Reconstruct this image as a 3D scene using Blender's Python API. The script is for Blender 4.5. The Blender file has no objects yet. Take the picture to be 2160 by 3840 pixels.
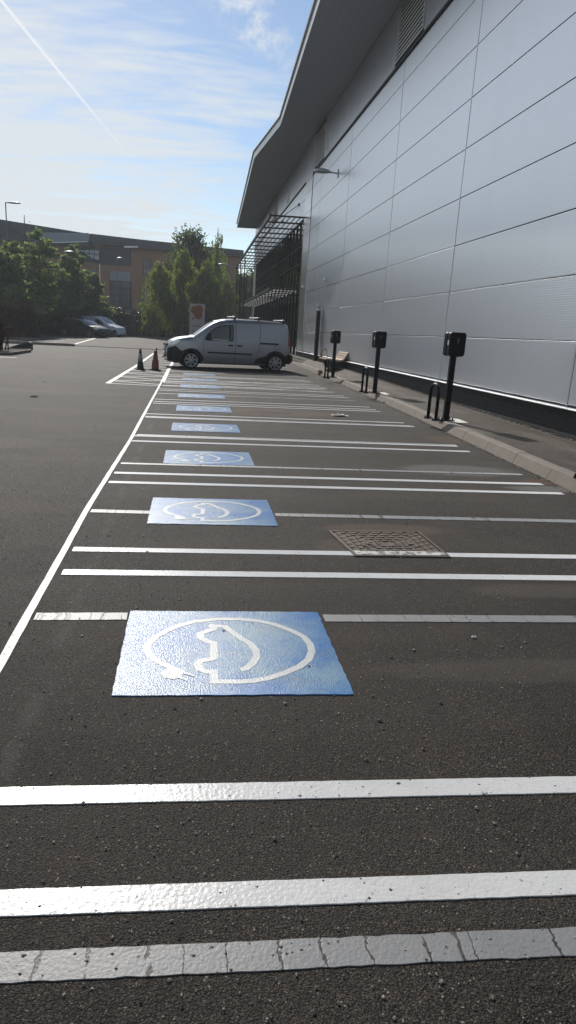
import bpy, bmesh, math, random
import numpy as np
from mathutils import Vector, Matrix
random.seed(7); rng = np.random.default_rng(11)
S = bpy.context.scene; C = S.collection
R = math.radians
SUN_AZ, SUN_EL = R(-12.0), R(34.0)      # azimuth from +Y towards +X

# ------------------------------------------------------------------ mesh helpers
class MB:
    def __init__(s): s.v=[]; s.f=[]; s.m=[]
    def add(s, vs, fs, m=0):
        o=len(s.v); s.v+= [tuple(p) for p in vs]; s.f+=[tuple(i+o for i in f) for f in fs]; s.m+=[m]*len(fs)
    def box(s, x0,x1,y0,y1,z0,z1,m=0):
        s.add([(x0,y0,z0),(x1,y0,z0),(x1,y1,z0),(x0,y1,z0),(x0,y0,z1),(x1,y0,z1),(x1,y1,z1),(x0,y1,z1)],
              [(0,3,2,1),(4,5,6,7),(0,1,5,4),(1,2,6,5),(2,3,7,6),(3,0,4,7)],m)
    def prism(s, pts, axis, a, b, m=0):
        """extrude a 2D outline along axis ('x','y','z') from a to b"""
        def P(p,t):
            return (t,p[0],p[1]) if axis=='x' else (p[0],t,p[1]) if axis=='y' else (p[0],p[1],t)
        n=len(pts); vs=[P(p,a) for p in pts]+[P(p,b) for p in pts]
        fs=[tuple(range(n))[::-1], tuple(range(n,2*n))]+[(i,(i+1)%n,n+(i+1)%n,n+i) for i in range(n)]
        s.add(vs,fs,m)
    def tube(s, path, r, n=8, m=0, cap=True):
        path=[Vector(p) for p in path]; rs=r if isinstance(r,(list,tuple)) else [r]*len(path)
        vs=[]; fs=[]; up=None
        for i,p in enumerate(path):
            t=(path[min(i+1,len(path)-1)]-path[max(i-1,0)]).normalized()
            if up is None: up=t.orthogonal().normalized()
            up=(up-t*up.dot(t)).normalized(); w=t.cross(up)
            for k in range(n):
                a=2*math.pi*k/n; vs.append(p+(up*math.cos(a)+w*math.sin(a))*rs[i])
        for i in range(len(path)-1):
            for k in range(n):
                fs.append((i*n+k,i*n+(k+1)%n,(i+1)*n+(k+1)%n,(i+1)*n+k))
        if cap: fs+= [tuple(range(n))[::-1], tuple(range((len(path)-1)*n,len(path)*n))]
        s.add(vs,fs,m)
    def lathe(s, prof, cx=0,cy=0, n=24, m=0):
        vs=[];fs=[]
        for r,z in prof:
            for k in range(n):
                a=2*math.pi*k/n; vs.append((cx+r*math.cos(a),cy+r*math.sin(a),z))
        for i in range(len(prof)-1):
            for k in range(n): fs.append((i*n+k,i*n+(k+1)%n,(i+1)*n+(k+1)%n,(i+1)*n+k))
        fs+=[tuple(range(n))[::-1], tuple(range((len(prof)-1)*n,len(prof)*n))]
        s.add(vs,fs,m)
    def xf(s, M):
        s.v=[tuple(M@Vector(p)) for p in s.v]; return s
    def build(s, name, mats, parent=None, smooth=False, bevel=0, seg=2, fix=True):
        me=bpy.data.meshes.new(name); me.from_pydata(s.v,[],s.f)
        for mt in (mats if isinstance(mats,(list,tuple)) else [mats]): me.materials.append(mt)
        me.polygons.foreach_set('material_index', s.m)
        if fix:
            bm=bmesh.new(); bm.from_mesh(me); bmesh.ops.recalc_face_normals(bm,faces=bm.faces); bm.to_mesh(me); bm.free()
        if smooth: me.polygons.foreach_set('use_smooth',[True]*len(me.polygons))
        me.update(); o=bpy.data.objects.new(name,me); C.objects.link(o)
        if parent: o.parent=parent
        if bevel:
            b=o.modifiers.new('bevel','BEVEL'); b.width=bevel; b.segments=seg; b.limit_method='ANGLE'; b.angle_limit=R(40)
        return o
def tag(o,label=None,cat=None,group=None,kind=None):
    if label: o['label']=label
    if cat: o['category']=cat
    if group: o['group']=group
    if kind: o['kind']=kind
    return o
def empty(name,loc=(0,0,0),rz=0,label=None,cat=None,group=None):
    o=bpy.data.objects.new(name,None); C.objects.link(o); o.location=loc; o.rotation_euler=(0,0,rz); o.empty_display_size=.2
    return tag(o,label,cat,group)
def copy_tree(o,parent=None):
    c=o.copy(); C.objects.link(c); c.parent=parent
    for ch in [x for x in bpy.data.objects if x.parent==o]: copy_tree(ch,c)
    return c

# ------------------------------------------------------------------ material helpers
class NT:
    def __init__(s,name):
        s.mat=bpy.data.materials.new(name); s.mat.use_nodes=True; s.t=s.mat.node_tree; s.t.nodes.clear()
        s.out=s.t.nodes.new('ShaderNodeOutputMaterial'); s.b=s.t.nodes.new('ShaderNodeBsdfPrincipled')
        s.t.links.new(s.b.outputs[0],s.out.inputs[0]); s._c=None
    def n(s,ty,**k):
        nd=s.t.nodes.new('ShaderNode'+ty)
        for a,v in k.items(): setattr(nd,a,v)
        return nd
    def put(s,inp,v):
        if isinstance(v,bpy.types.NodeSocket): s.t.links.new(v,inp)
        elif isinstance(v,(tuple,list)) and len(v)==3 and inp.type=='RGBA': inp.default_value=(*v,1)
        else: inp.default_value=v
    def co(s):
        if s._c is None: s._c=s.n('TexCoord').outputs['Object']
        return s._c
    def map(s,scale=(1,1,1),rot=(0,0,0),loc=(0,0,0),src=None):
        m=s.n('Mapping'); s.put(m.inputs[0],src or s.co()); m.inputs['Scale'].default_value=scale; m.inputs['Rotation'].default_value=rot; m.inputs['Location'].default_value=loc
        return m.outputs[0]
    def noise(s,scale,detail=3,rough=.5,src=None,dist=0,out='Fac'):
        t=s.n('TexNoise'); s.put(t.inputs['Vector'],src or s.co()); t.inputs['Scale'].default_value=scale; t.inputs['Detail'].default_value=detail; t.inputs['Roughness'].default_value=rough; t.inputs['Distortion'].default_value=dist
        return t.outputs[out]
    def vor(s,scale,feature='F1',src=None,out='Distance',rand=1):
        t=s.n('TexVoronoi',feature=feature); s.put(t.inputs['Vector'],src or s.co()); t.inputs['Scale'].default_value=scale; t.inputs['Randomness'].default_value=rand
        return t.outputs[out]
    def math(s,op,a,b=0,c=0,clamp=False):
        m=s.n('Math',operation=op,use_clamp=clamp); s.put(m.inputs[0],a); s.put(m.inputs[1],b)
        if len(m.inputs)>2: s.put(m.inputs[2],c)
        return m.outputs[0]
    def mr(s,v,a,b,c=0,d=1,smooth=False):
        m=s.n('MapRange'); m.clamp=True
        if smooth: m.interpolation_type='SMOOTHSTEP'
        s.put(m.inputs[0],v)
        for i,x in enumerate((a,b,c,d)): m.inputs[i+1].default_value=x
        return m.outputs[0]
    def mix(s,f,a,b,mode='MIX'):
        m=s.n('MixRGB',blend_type=mode); s.put(m.inputs[0],f); s.put(m.inputs[1],a); s.put(m.inputs[2],b); return m.outputs[0]
    def sep(s,v=None):
        m=s.n('SeparateXYZ'); s.put(m.inputs[0],v or s.co()); return m.outputs
    def comb(s,x,y,z=0):
        m=s.n('CombineXYZ'); s.put(m.inputs[0],x); s.put(m.inputs[1],y); s.put(m.inputs[2],z); return m.outputs[0]
    def bump(s,h,strength=.3,dist=.01,normal=None):
        b=s.n('Bump'); s.put(b.inputs['Height'],h); b.inputs['Strength'].default_value=strength; b.inputs['Distance'].default_value=dist
        if normal is not None: s.put(b.inputs['Normal'],normal)
        return b.outputs[0]
    def fin(s,col=None,rough=None,metal=None,norm=None,**k):
        if col is not None: s.put(s.b.inputs['Base Color'],col)
        if rough is not None: s.put(s.b.inputs['Roughness'],rough)
        if metal is not None: s.put(s.b.inputs['Metallic'],metal)
        if norm is not None: s.put(s.b.inputs['Normal'],norm)
        for a,v in k.items(): s.put(s.b.inputs[a.replace('_',' ')],v)
        return s.mat
def simple(name,col,rough=.5,metal=0,var=.15,scale=6,bump=0,bscale=60,**k):
    t=NT(name); nz=t.noise(scale,4,.6)
    c=t.mix(1.0,col,t.mix(nz,tuple([1-var]*3),tuple([1+var]*3)),'MULTIPLY')
    nm=t.bump(t.noise(bscale,2),bump,.004) if bump else None
    return t.fin(c,rough,metal,nm,**k)

def asphalt(name,tone=1.0,patchy=False):
    t=NT(name)
    _o=t.co(); va=t.n('VectorMath',operation='MULTIPLY_ADD'); t.put(va.inputs[0],t.noise(95,2,.6,out='Color')); va.inputs[1].default_value=(.011,.011,.011); t.put(va.inputs[2],_o); dco=va.outputs[0]
    cell=t.vor(185,out='Color',src=dco); cs=t.n('SeparateColor'); t.put(cs.inputs[0],cell); r1=cs.outputs[0]; r2=cs.outputs[1]
    big=t.noise(.55,5,.6); med=t.noise(3.2,4,.6)
    gap=t.mr(t.vor(185,src=dco),.28,.66,1.08,.22)
    base=t.mix(t.math('POWER',r1,1.6),(.012*tone,.0108*tone,.0098*tone),(.098*tone,.084*tone,.072*tone))
    base=t.mix(t.mr(r2,.975,.985),base,(.20*tone,.18*tone,.16*tone))
    base=t.mix(1.0,base,t.comb(gap,gap,gap),'MULTIPLY')
    v=t.math('MULTIPLY',t.mr(big,.28,.72,.70,1.36),t.mr(med,.25,.75,.84,1.18))
    base=t.mix(1.0,base,t.comb(t.math('MULTIPLY',v,1.04),v,t.math('MULTIPLY',v,.93)),'MULTIPLY')
    base=t.mix(t.mr(t.noise(1.1,4,.6,t.map(loc=(7,3,1))),.52,.74,0,.35),base,(.062*tone,.047*tone,.038*tone))
    if patchy:      # the footway: worn trench patches and dusty bands
        xy=t.sep(); wob=t.noise(1.5,3,.6)
        p=t.mr(t.math('ADD',xy[0],t.math('MULTIPLY',wob,.5)),4.72,4.86)
        base=t.mix(t.math('MULTIPLY',p,.65),base,(.085,.066,.050))
        q=t.mr(t.noise(1.0,4,.62,t.map(scale=(2.4,.55,1),loc=(3,9,0))),.53,.62)
        base=t.mix(t.math('MULTIPLY',q,.6),base,(.135,.125,.11))
    else:
        xy=t.sep()
        def blob(cx,cy,sx,sy,lo=.35,hi=1.15):
            dx=t.math('DIVIDE',t.math('SUBTRACT',xy[0],cx),sx); dy=t.math('DIVIDE',t.math('SUBTRACT',xy[1],cy),sy)
            d=t.math('ADD',t.math('MULTIPLY',dx,dx),t.math('MULTIPLY',dy,dy)); d=t.math('ADD',d,t.math('MULTIPLY',t.noise(6,4,.65),1.0))
            return t.mr(d,lo+.5,hi+.5,1,0,True)
        base=t.mix(t.math('MULTIPLY',blob(1.55,12.05,1.3,.62),.62),base,(.10,.062,.042))     # muddy patch
        base=t.mix(t.math('MULTIPLY',blob(1.4,11.95,.5,.16),.75),base,(.012,.010,.009))
        base=t.mix(t.math('MULTIPLY',blob(2.9,7.1,.7,.34),.42),base,(.24,.235,.225))        # cement dust by the kerb
        base=t.mix(t.math('MULTIPLY',blob(3.55,6.25,.5,.16),.5),base,(.24,.235,.225))
        base=t.mix(t.math('MULTIPLY',blob(3.65,9.4,.35,.35),.5),base,(.11,.06,.035))
        base=t.mix(t.math('MULTIPLY',blob(3.75,6.6,.4,.2),.6),base,(.12,.055,.03))
        base=t.mix(t.math('MULTIPLY',blob(-1.9,5.1,1.0,.35),.4),base,(.085,.06,.047))
        base=t.mix(t.math('MULTIPLY',blob(1.55,2.55,.9,.12),.22),base,(.13,.115,.10))
        base=t.mix(t.math('MULTIPLY',blob(1.45,4.72,.55,.16),.55),base,(.11,.078,.058))
        base=t.mix(t.math('MULTIPLY',blob(.98,4.25,.14,.2),.5),base,(.10,.07,.052))
        base=t.mix(t.math('MULTIPLY',blob(-2.6,8.0,1.3,.5),.35),base,(.11,.098,.085))
        base=t.mix(t.math('MULTIPLY',blob(2.1,3.5,.6,.12),.3),base,(.12,.105,.09))
        dr=t.math('MULTIPLY',t.mr(t.vor(2.3,out='Distance'),.05,.11,1,0),t.mr(t.noise(40,3,.6),.4,.6))
        base=t.mix(t.math('MULTIPLY',dr,.5),base,(.010,.009,.008))
        # ghost of the scoured-off old line
        gx=t.math('ABSOLUTE',t.math('SUBTRACT',t.math('ADD',xy[0],t.math('MULTIPLY',t.noise(2,2),.06)),-.52))
        g=t.math('MULTIPLY',t.mr(gx,.012,.05,1,0),t.mr(t.noise(1.7,3,.7),.42,.6))
        base=t.mix(t.math('MULTIPLY',g,.3),base,(.13,.12,.108))
        # tyre-polished bands across the aisle
        tr=t.mr(t.noise(1,4,.6,t.map(scale=(.12,1.1,1))),.45,.7)
        base=t.mix(t.math('MULTIPLY',tr,.22),base,(.10,.092,.082))
    h=t.math('ADD',t.math('MULTIPLY',t.vor(185,src=dco),-.8),t.math('MULTIPLY',t.noise(420,2,.6),.3))
    h=t.math('ADD',h,t.math('MULTIPLY',r2,1.1)); h=t.math('ADD',h,t.math('MULTIPLY',t.noise(30,2,.5),.2))
    nm=t.bump(h,.85,.0048)
    return t.fin(base,t.mr(r1,0,1,.62,.92),0,nm,Specular_IOR_Level=.22)
def paint(name,col,rough=.25,bump=.42,scale=95,crack=False,wear=0.0):
    t=NT(name); xy=t.sep()
    n1=t.noise(9,4,.6); c=t.mix(1.0,col,t.mix(n1,(.88,.88,.88),(1.08,1.08,1.08)),'MULTIPLY')
    h=t.math('ADD',t.noise(scale,3,.55),t.math('MULTIPLY',t.vor(scale*.8,'SMOOTH_F1'),.5))
    r=rough
    pits=t.mr(t.vor(38,out='Color'),.0,.015,1,0)
    c=t.mix(t.math('MULTIPLY',t.mr(t.noise(140,2),.70,.74),.8),c,(.05,.045,.04))
    c=t.mix(t.math('MULTIPLY',t.mr(t.noise(2.2,5,.7),.48,.75),.22),c,(.36,.34,.31))
    if crack:
        src=t.comb(t.math('ADD',t.math('MULTIPLY',xy[0],7),t.math('MULTIPLY',t.noise(15,3,.7),.30)),t.math('MULTIPLY',xy[1],.35))
        d=t.vor(1,'DISTANCE_TO_EDGE',src=src)
        k=t.math('MULTIPLY',t.mr(d,.008,.020,1,0),t.mr(t.noise(9,2),.36,.42))
        c=t.mix(k,c,(.02,.018,.016))
        c=t.mix(t.mr(t.vor(11,out='Distance',src=t.map(loc=(.3,.1,0))),.05,.062,.9,0),c,(.02,.018,.016))
        h=t.math('SUBTRACT',h,t.math('MULTIPLY',k,1.5))
        c=t.mix(t.math('MULTIPLY',t.mr(t.noise(5,4,.7),.5,.7),.35),c,(.22,.22,.21))
    if wear:
        c=t.mix(t.math('MULTIPLY',t.mr(t.noise(22,5,.75),.66-wear*.2,.72-wear*.2),.85),c,(.055,.05,.046))
    return t.fin(c,r,0,t.bump(h,bump,.006),Specular_IOR_Level=.5)

M={}
M['asphalt']=asphalt('asphalt'); M['footway']=asphalt('footway_asphalt',2.0,True)
M['white_paint']=paint('white_paint',(.60,.60,.595),.30,.24,wear=.12)
M['old_paint']=paint('old_paint',(.20,.205,.21),.50,.2,120,crack=True)
M['thin_paint']=paint('thin_paint',(.62,.615,.59),.5,.5,95,wear=.5)
M['worn_paint']=paint('worn_paint',(.60,.60,.57),.45,.5,95,wear=.9)
def bead(name,col,blotch):
    t=NT(name); inf=t.n('ObjectInfo').outputs['Random']; va=t.n('VectorMath',operation='ADD'); t.put(va.inputs[0],t.n('TexCoord').outputs['Object']); t.put(va.inputs[1],t.comb(t.math('MULTIPLY',inf,37.0),t.math('MULTIPLY',inf,11.0),0)); t._c=va.outputs[0]
    h=t.math('ADD',t.noise(230,2,.6),t.math('MULTIPLY',t.vor(170,'SMOOTH_F1'),.7))
    c=t.mix(t.math('MULTIPLY',t.mr(t.noise(2.3,4,.6),.42,.66),blotch),col,(.30,.40,.36))
    c=t.mix(t.math('MULTIPLY',t.mr(t.noise(5,5,.7,t.map(scale=(.5,2,1))),.52,.70),blotch*.8),c,(.10,.13,.15))
    c=t.mix(t.mr(t.vor(190,out='Color'),.88,.94,0,.3*blotch+.1),c,(.50,.58,.62))
    return t.fin(c,.30,0,t.bump(h,.33,.005),Specular_IOR_Level=.5,Coat_Weight=.08,Coat_Roughness=.12)
M['blue_paint']=bead('blue_marking',(.004,.125,.36),.55); M['symbol_paint']=bead('symbol_marking',(.52,.54,.54),.15)
M['kerb']=simple('kerb_concrete',(.170,.145,.122),.85,var=.3,scale=5,bump=.5,bscale=120)
M['pad']=simple('fresh_concrete',(.62,.60,.57),.8,var=.15,scale=9,bump=.3)
t=NT('dark_brick'); br=t.n('TexBrick'); t.put(br.inputs['Vector'],t.comb(t.sep()[1],t.sep()[2],0))
for k,v in (('Color1',(.008,.0085,.010,1)),('Color2',(.014,.013,.014,1)),('Mortar',(.030,.030,.032,1)),('Scale',1.0),('Mortar Size',.006),('Brick Width',.225),('Row Height',.075),('Bias',0.)): br.inputs[k].default_value=v
M['brick']=t.fin(t.mix(t.mr(t.noise(2.5,4,.6),.4,.7,0,.5),br.outputs['Color'],(.018,.013,.012)),.75,0,t.bump(t.math('ADD',br.outputs['Fac'],t.math('MULTIPLY',t.noise(60,3),-.3)),.5,.006))
t=NT('gravel'); cc=t.vor(38,out='Color'); M['gravel']=t.fin(t.mix(cc,(.06,.055,.05),(.36,.33,.30)),.85,0,t.bump(t.vor(38),1,.03))
# ribbed metallic wall cladding
def clad(name,ribs,base=(.65,.68,.73),rough=.35,metal=.97,axis=2,pitch=.0345,rs=.06):
    t=NT(name); xyz=t.sep(); w=t.math('SINE',t.math('MULTIPLY',xyz[axis],2*math.pi/pitch))
    streak=t.noise(1,4,.65,t.map(scale=(1,2.2,.12)))
    low=t.mr(xyz[2],.4,1.7,1,0)
    c=t.mix(t.mr(streak,  .45,.8,0,.10),base,tuple(b*.72 for b in base))
    c=t.mix(t.math('MULTIPLY',low,t.mr(t.noise(1,4,.7,t.map(scale=(1,1.4,.5))),  .5,.75,0,.10)),c,(.55,.55,.54))
    peel=t.noise(55,2,.5)
    orange=t.noise(3.2,3,.6)
    hh=t.math('ADD',t.math('MULTIPLY',peel,.00006),t.math('MULTIPLY',orange,.0003))
    if ribs: hh=t.math('ADD',hh,t.math('MULTIPLY',w,rs*.006))
    nm=t.bump(hh,1.0,1.0)
    return t.fin(c,rough,metal,nm,Specular_IOR_Level=.5)
M['clad']=clad('wall_cladding',True); M['clad_up']=clad('upper_cladding',True,(.60,.62,.66),.30,.92,1,.30,.06)
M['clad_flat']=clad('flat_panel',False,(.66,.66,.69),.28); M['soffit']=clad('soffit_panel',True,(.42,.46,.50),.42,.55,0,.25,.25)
M['alu']=simple('bright_aluminium',(.62,.64,.66),.35,.7,var=.05); M['fascia']=simple('fascia_metal',(.50,.53,.54),.35,.5,var=.08)
M['louvre']=simple('louvre_blades',(.55,.56,.54),.5,.2,var=.06); M['dark']=simple('dark_metal',(.007,.008,.010),.5,.05,var=.2,Specular_IOR_Level=.2); M['black']=simple('black_powder_coat',(.0035,.005,.007),.38,0,var=.2,bump=.1,bscale=300,Specular_IOR_Level=.18)
M['void']=simple('joint_shadow_gap',(.015,.016,.018),.8)
M['glass']=NT('dark_glazing').fin((.010,.017,.016),.05,0,None,Specular_IOR_Level=1.0)
M['galv']=simple('galvanised_steel',(.13,.14,.145),.6,.3,var=.15)
M['lampwhite']=simple('lamp_housing',(.34,.36,.37),.4,.3); M['white']=simple('white_plastic',(.70,.70,.68),.4)
M['red']=simple('tail_lamp_red',(.35,.02,.02),.25); M['letter']=simple('sign_letter_black',(.02,.02,.025),.5)
M['timber']=simple('weathered_timber',(.27,.185,.125),.7,var=.35,scale=14,bump=.3); M['planter']=simple('dark_planter',(.022,.026,.030),.55,var=.3)
t=NT('iron_cover'); M['iron']=t.fin(t.mix(t.mr(t.noise(12,5,.7),.35,.65),(.055,.040,.032),(.115,.085,.066)),.7,.25,t.bump(t.noise(160,3),.3,.003))
M['rubber']=simple('tyre_rubber',(.007,.007,.008),.85,var=.2,Specular_IOR_Level=.25); M['trim']=simple('black_bumper_plastic',(.008,.009,.011),.55,var=.1,Specular_IOR_Level=.3)
M['rim']=simple('alloy_wheel',(.34,.35,.36),.35,.8,var=.05); M['cglass']=NT('car_glass').fin((.020,.032,.036),.05,0,None,Specular_IOR_Level=.9)
M['lens']=NT('headlamp_lens').fin((.55,.60,.62),.12,.3,None,Specular_IOR_Level=.8,Coat_Weight=1.0)
def carpaint(name,col,metal=.6,rough=.32):
    t=NT(name); return t.fin(t.mix(t.mr(t.noise(2,4,.6),.4,.7,0,.18),col,tuple(c*.7 for c in col)),rough,metal,t.bump(t.noise(40,2),.02,.01),Coat_Weight=.6 if max(col)>.05 else .15,Coat_Roughness=.08,Specular_IOR_Level=.5 if max(col)>.05 else .25)
M['silver']=carpaint('silver_paint',(.23,.245,.27),.7,.35); M['blackcar']=carpaint('dark_green_black_paint',(.006,.009,.010),.1,.35); M['vanwhite']=carpaint('van_white',(.55,.58,.63),.0,.35); M['bluecar']=carpaint('blue_paint_car',(.08,.16,.30),.3)
M['cone']=simple('cone_red_plastic',(.15,.028,.018),.6,var=.3,scale=20); M['cone_dark']=simple('cone_dark_rubber',(.014,.015,.018),.7,var=.3); M['cone_band']=simple('cone_reflective_band',(.20,.22,.24),.45,.2,var=.15)
M['sign']=simple('sign_panel_white',(.34,.32,.33),.5,var=.06); M['brown']=simple('sign_emblem_brown',(.21,.085,.04),.6,var=.1); M['signtext']=simple('sign_small_text',(.10,.10,.12),.6); M['signred']=simple('sign_red_text',(.30,.06,.06),.6)
M['orange_wall']=simple('orange_brick_render',(.25,.138,.072),.85,var=.15,scale=2,bump=.2); M['slate']=simple('slate_grey_cladding',(.030,.038,.042),.6,.2,var=.2,scale=1); M['edge']=simple('moss_roof_edge',(.10,.12,.09),.8)
M['panel_grey']=simple('spandrel_grey',(.20,.225,.255),.5,var=.08); M['window']=simple('far_window_glass',(.055,.065,.075),.2); M['window_sky_painted']=simple('far_window_painted_reflection',(.42,.46,.48),.3); M['greywall']=simple('grey_enclosure',(.10,.115,.13),.7,var=.15)
M['bark']=simple('tree_bark',(.10,.085,.07),.9,var=.4,bump=.4); M['birchbark']=simple('birch_bark',(.26,.25,.23),.8,var=.4,scale=9)
def leafmat(name,a,b,rough=.5,tr=.66):
    t=NT(name); oi=t.n('Attribute'); oi.attribute_name='lc'; f=oi.outputs['Fac']
    c=t.mix(f,a,b); t.fin(c,rough,0,None,Specular_IOR_Level=.35)
    tl=t.n('BsdfTranslucent'); t.put(tl.inputs[0],t.mix(1.0,c,(1.25,1.3,.6),'MULTIPLY')); mx=t.n('MixShader'); mx.inputs[0].default_value=tr
    t.t.links.new(t.b.outputs[0],mx.inputs[1]); t.t.links.new(tl.outputs[0],mx.inputs[2]); t.t.links.new(mx.outputs[0],t.out.inputs[0])
    return t.mat
M['leaf_larch']=leafmat('larch_foliage',(.10,.14,.075),(.25,.31,.15)); M['leaf_birch']=leafmat('birch_foliage',(.085,.125,.042),(.24,.27,.085)); M['leaf_dark']=leafmat('dark_tree_foliage',(.035,.055,.026),(.085,.11,.042))
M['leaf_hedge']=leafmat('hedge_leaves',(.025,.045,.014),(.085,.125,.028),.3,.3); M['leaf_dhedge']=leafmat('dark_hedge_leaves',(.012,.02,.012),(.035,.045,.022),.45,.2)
M['flax']=leafmat('red_flax_blades',(.018,.013,.010),(.085,.042,.024),.20,.10)
t=NT('grass'); M['grass']=t.fin(t.mix(t.noise(3,5,.7),(.04,.05,.018),(.10,.11,.04)),.9,0,t.bump(t.noise(40,3),.6,.05)); M['soil']=simple('soil',(.04,.032,.025),.95,var=.5,scale=20,bump=.8)
M['bag']=simple('brown_paper_bag',(.22,.11,.06),.7,var=.4,scale=20); M['paper']=simple('white_paper',(.62,.60,.55),.7,var=.1)

t=NT('bright_plate_white'); t.fin((.85,.87,.87),.4); tl=t.n('BsdfTranslucent'); tl.inputs[0].default_value=(.75,.78,.78,1); mx=t.n('MixShader'); mx.inputs[0].default_value=.7
t.t.links.new(t.b.outputs[0],mx.inputs[1]); t.t.links.new(tl.outputs[0],mx.inputs[2]); t.t.links.new(mx.outputs[0],t.out.inputs[0]); M['bright_plate']=t.mat  # pale translucent white for the plates added in the lower canopy
# ------------------------------------------------------------------ levels
def gz(y): return float(np.interp(y,[-1000,43,60,90,2000],[0,0,.27,.35,.35]))
KX=[(-20,2.9),(-2,3.35),(6.2,3.76),(10,3.97),(12.3,4.10),(17.5,4.31),(24.6,4.57),(32,4.80),(45,4.95),(64,5.0)]
def kx(y): return float(np.interp(y,[k[0] for k in KX],[k[1] for k in KX]))
WX=5.31
def wz(y): return float(np.interp(y,[-20,9,11,13.8,20,24,34],[.12,.12,.137,.167,.24,.28,.30]))
def pz(x,y):
    k=kx(y)+.12; return .12+(wz(y)-.12)*min(1,max(0,(x-k)/(5.13-k)))

# ------------------------------------------------------------------ ground, kerb, footway
ys=sorted(set(list(np.arange(-40,44,4))+[43,43.01,45,48,52,56,60,70,90,130,200,400,1200]))
xs=[-900,-200,-60,-20,-8,-4,0,3,6,12,30,60,200,900]
g=MB(); g.v=[(x,y,gz(y)) for y in ys for x in xs]
for i in range(len(ys)-1):
    for j in range(len(xs)-1): a=i*len(xs)+j; g.f.append((a,a+1,a+1+len(xs),a+len(xs))); g.m.append(0)
tag(g.build('car_park_ground',M['asphalt'],fix=False),kind='structure')
kb=MB(); y=-3.2; rr=random.Random(3)
while y<62:
    L=.905; y1=y+L-.010
    a,b=kx(y),kx(y1); j=rr.uniform(-.004,.004)
    pr=[(-.055,-.1),(-.05,.0),(-.012,.085+j),(.0,.112+j),(.022,.122+j),(.13,.122+j),(.13,-.1)]
    vs=[(a+p[0],y,p[1]) for p in pr]+[(b+p[0],y1,p[1]) for p in pr]; n=len(pr)
    kb.add(vs,[tuple(range(n)),tuple(range(n,2*n))[::-1]]+[(i,i+n,(i+1)%n+n,(i+1)%n) for i in range(n)])
    y+=L
tag(kb.build('kerb',M['kerb']),kind='structure')
fw=MB(); yy=list(np.arange(-4,64,1.0)); nx=5
for y in yy:
    for i in range(nx):
        x=kx(y)+.13+(5.13-kx(y)-.13)*i/(nx-1); fw.v.append((x,y,pz(x,y)-.002))
for i in range(len(yy)-1):
    for j in range(nx-1): a=i*nx+j; fw.f.append((a,a+1,a+1+nx,a+nx)); fw.m.append(0)
tag(fw.build('footway',M['footway'],fix=False),kind='structure')
# gravel strip: a bumpy sheet with loose stones, behind a thin edging
gs=MB()
for i in range(len(yy)-1):
    y0,y1=yy[i],yy[i+1]; gs.add([(5.13,y0,wz(y0)-.02),(WX+.03,y0,wz(y0)-.02),(WX+.03,y1,wz(y1)-.02),(5.13,y1,wz(y1)-.02)],[(0,1,2,3)])
oct_=[(1,0,0),(0,1,0),(-1,0,0),(0,-1,0),(0,0,1),(0,0,-1)]; of=[(0,1,4),(1,2,4),(2,3,4),(3,0,4),(1,0,5),(2,1,5),(3,2,5),(0,3,5)]
for k in range(4200):
    y=random.uniform(7,30)**1.0; x=random.uniform(5.14,5.29); r=random.uniform(.008,.022)
    z=wz(y)-.014+random.uniform(0,.012); q=[(x+v[0]*r*random.uniform(.6,1.4),y+v[1]*r*random.uniform(.6,1.5),z+v[2]*r*.8) for v in oct_]; gs.add(q,of)
tag(gs.build('gravel_strip',M['gravel']),kind='stuff')
ed=MB()
for i in range(len(yy)-1):
    y0,y1=yy[i],yy[i+1]; ed.add([(x,y,z) for y,zz in ((y0,wz(y0)),(y1,wz(y1))) for x,z in ((5.118,zz-.05),(5.118,zz+.008),(5.132,zz+.008),(5.132,zz-.05))],[(0,1,5,4),(1,2,6,5),(2,3,7,6)])
tag(ed.build('footway_edging',M['kerb']),kind='structure')

# ------------------------------------------------------------------ painted lines
def line_mesh(pts,w,z0=.004,h=.0012,jag=.0025,step=.03):
    """painted strip along a polyline with slightly ragged edges and a real thickness"""
    P=[]; 
    for (x0,y0),(x1,y1) in zip(pts[:-1],pts[1:]):
        L=math.hypot(x1-x0,y1-y0); n=max(1,int(L/step))
        for i in range(n): P.append((x0+(x1-x0)*i/n,y0+(y1-y0)*i/n))
    P.append(pts[-1]); m=MB(); vs=[]
    for i,p in enumerate(P):
        a=P[max(0,i-1)]; b=P[min(len(P)-1,i+1)]; d=math.hypot(b[0]-a[0],b[1]-a[1]); nx_,ny_=-(b[1]-a[1])/d,(b[0]-a[0])/d
        for s in (-1,1):
            ww=w/2+random.uniform(-jag,jag); x,y=p[0]+nx_*ww*s,p[1]+ny_*ww*s
            vs+= [(x,y,-.002+gz(y)),(x,y,z0+h+gz(y))]
    fs=[]
    for i in range(len(P)-1):
        o=i*4; q=o+4; fs+=[(o+1,o+3,q+3,q+1),(o,o+1,q+1,q),(o+3,o+2,q+2,q+3)]
    e=len(P)*4-4; fs+=[(0,2,3,1),(e,e+1,e+3,e+2)]
    m.add(vs,fs); return m
NLINE=[0]
def paintline(pts,w,mt,name='bay_line',z0=.004):
    NLINE[0]+=1; z0=z0*.45+.0004+(NLINE[0]%12)*.00009
    o=line_mesh(pts,w,z0,jag=.0018 if mt!='white_paint' else .0009,step=.03 if max(p[1] for p in pts)<9 else .12).build(name,M[mt]); return tag(o,kind='structure')
LX0,LX1=-.715,3.57
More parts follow.
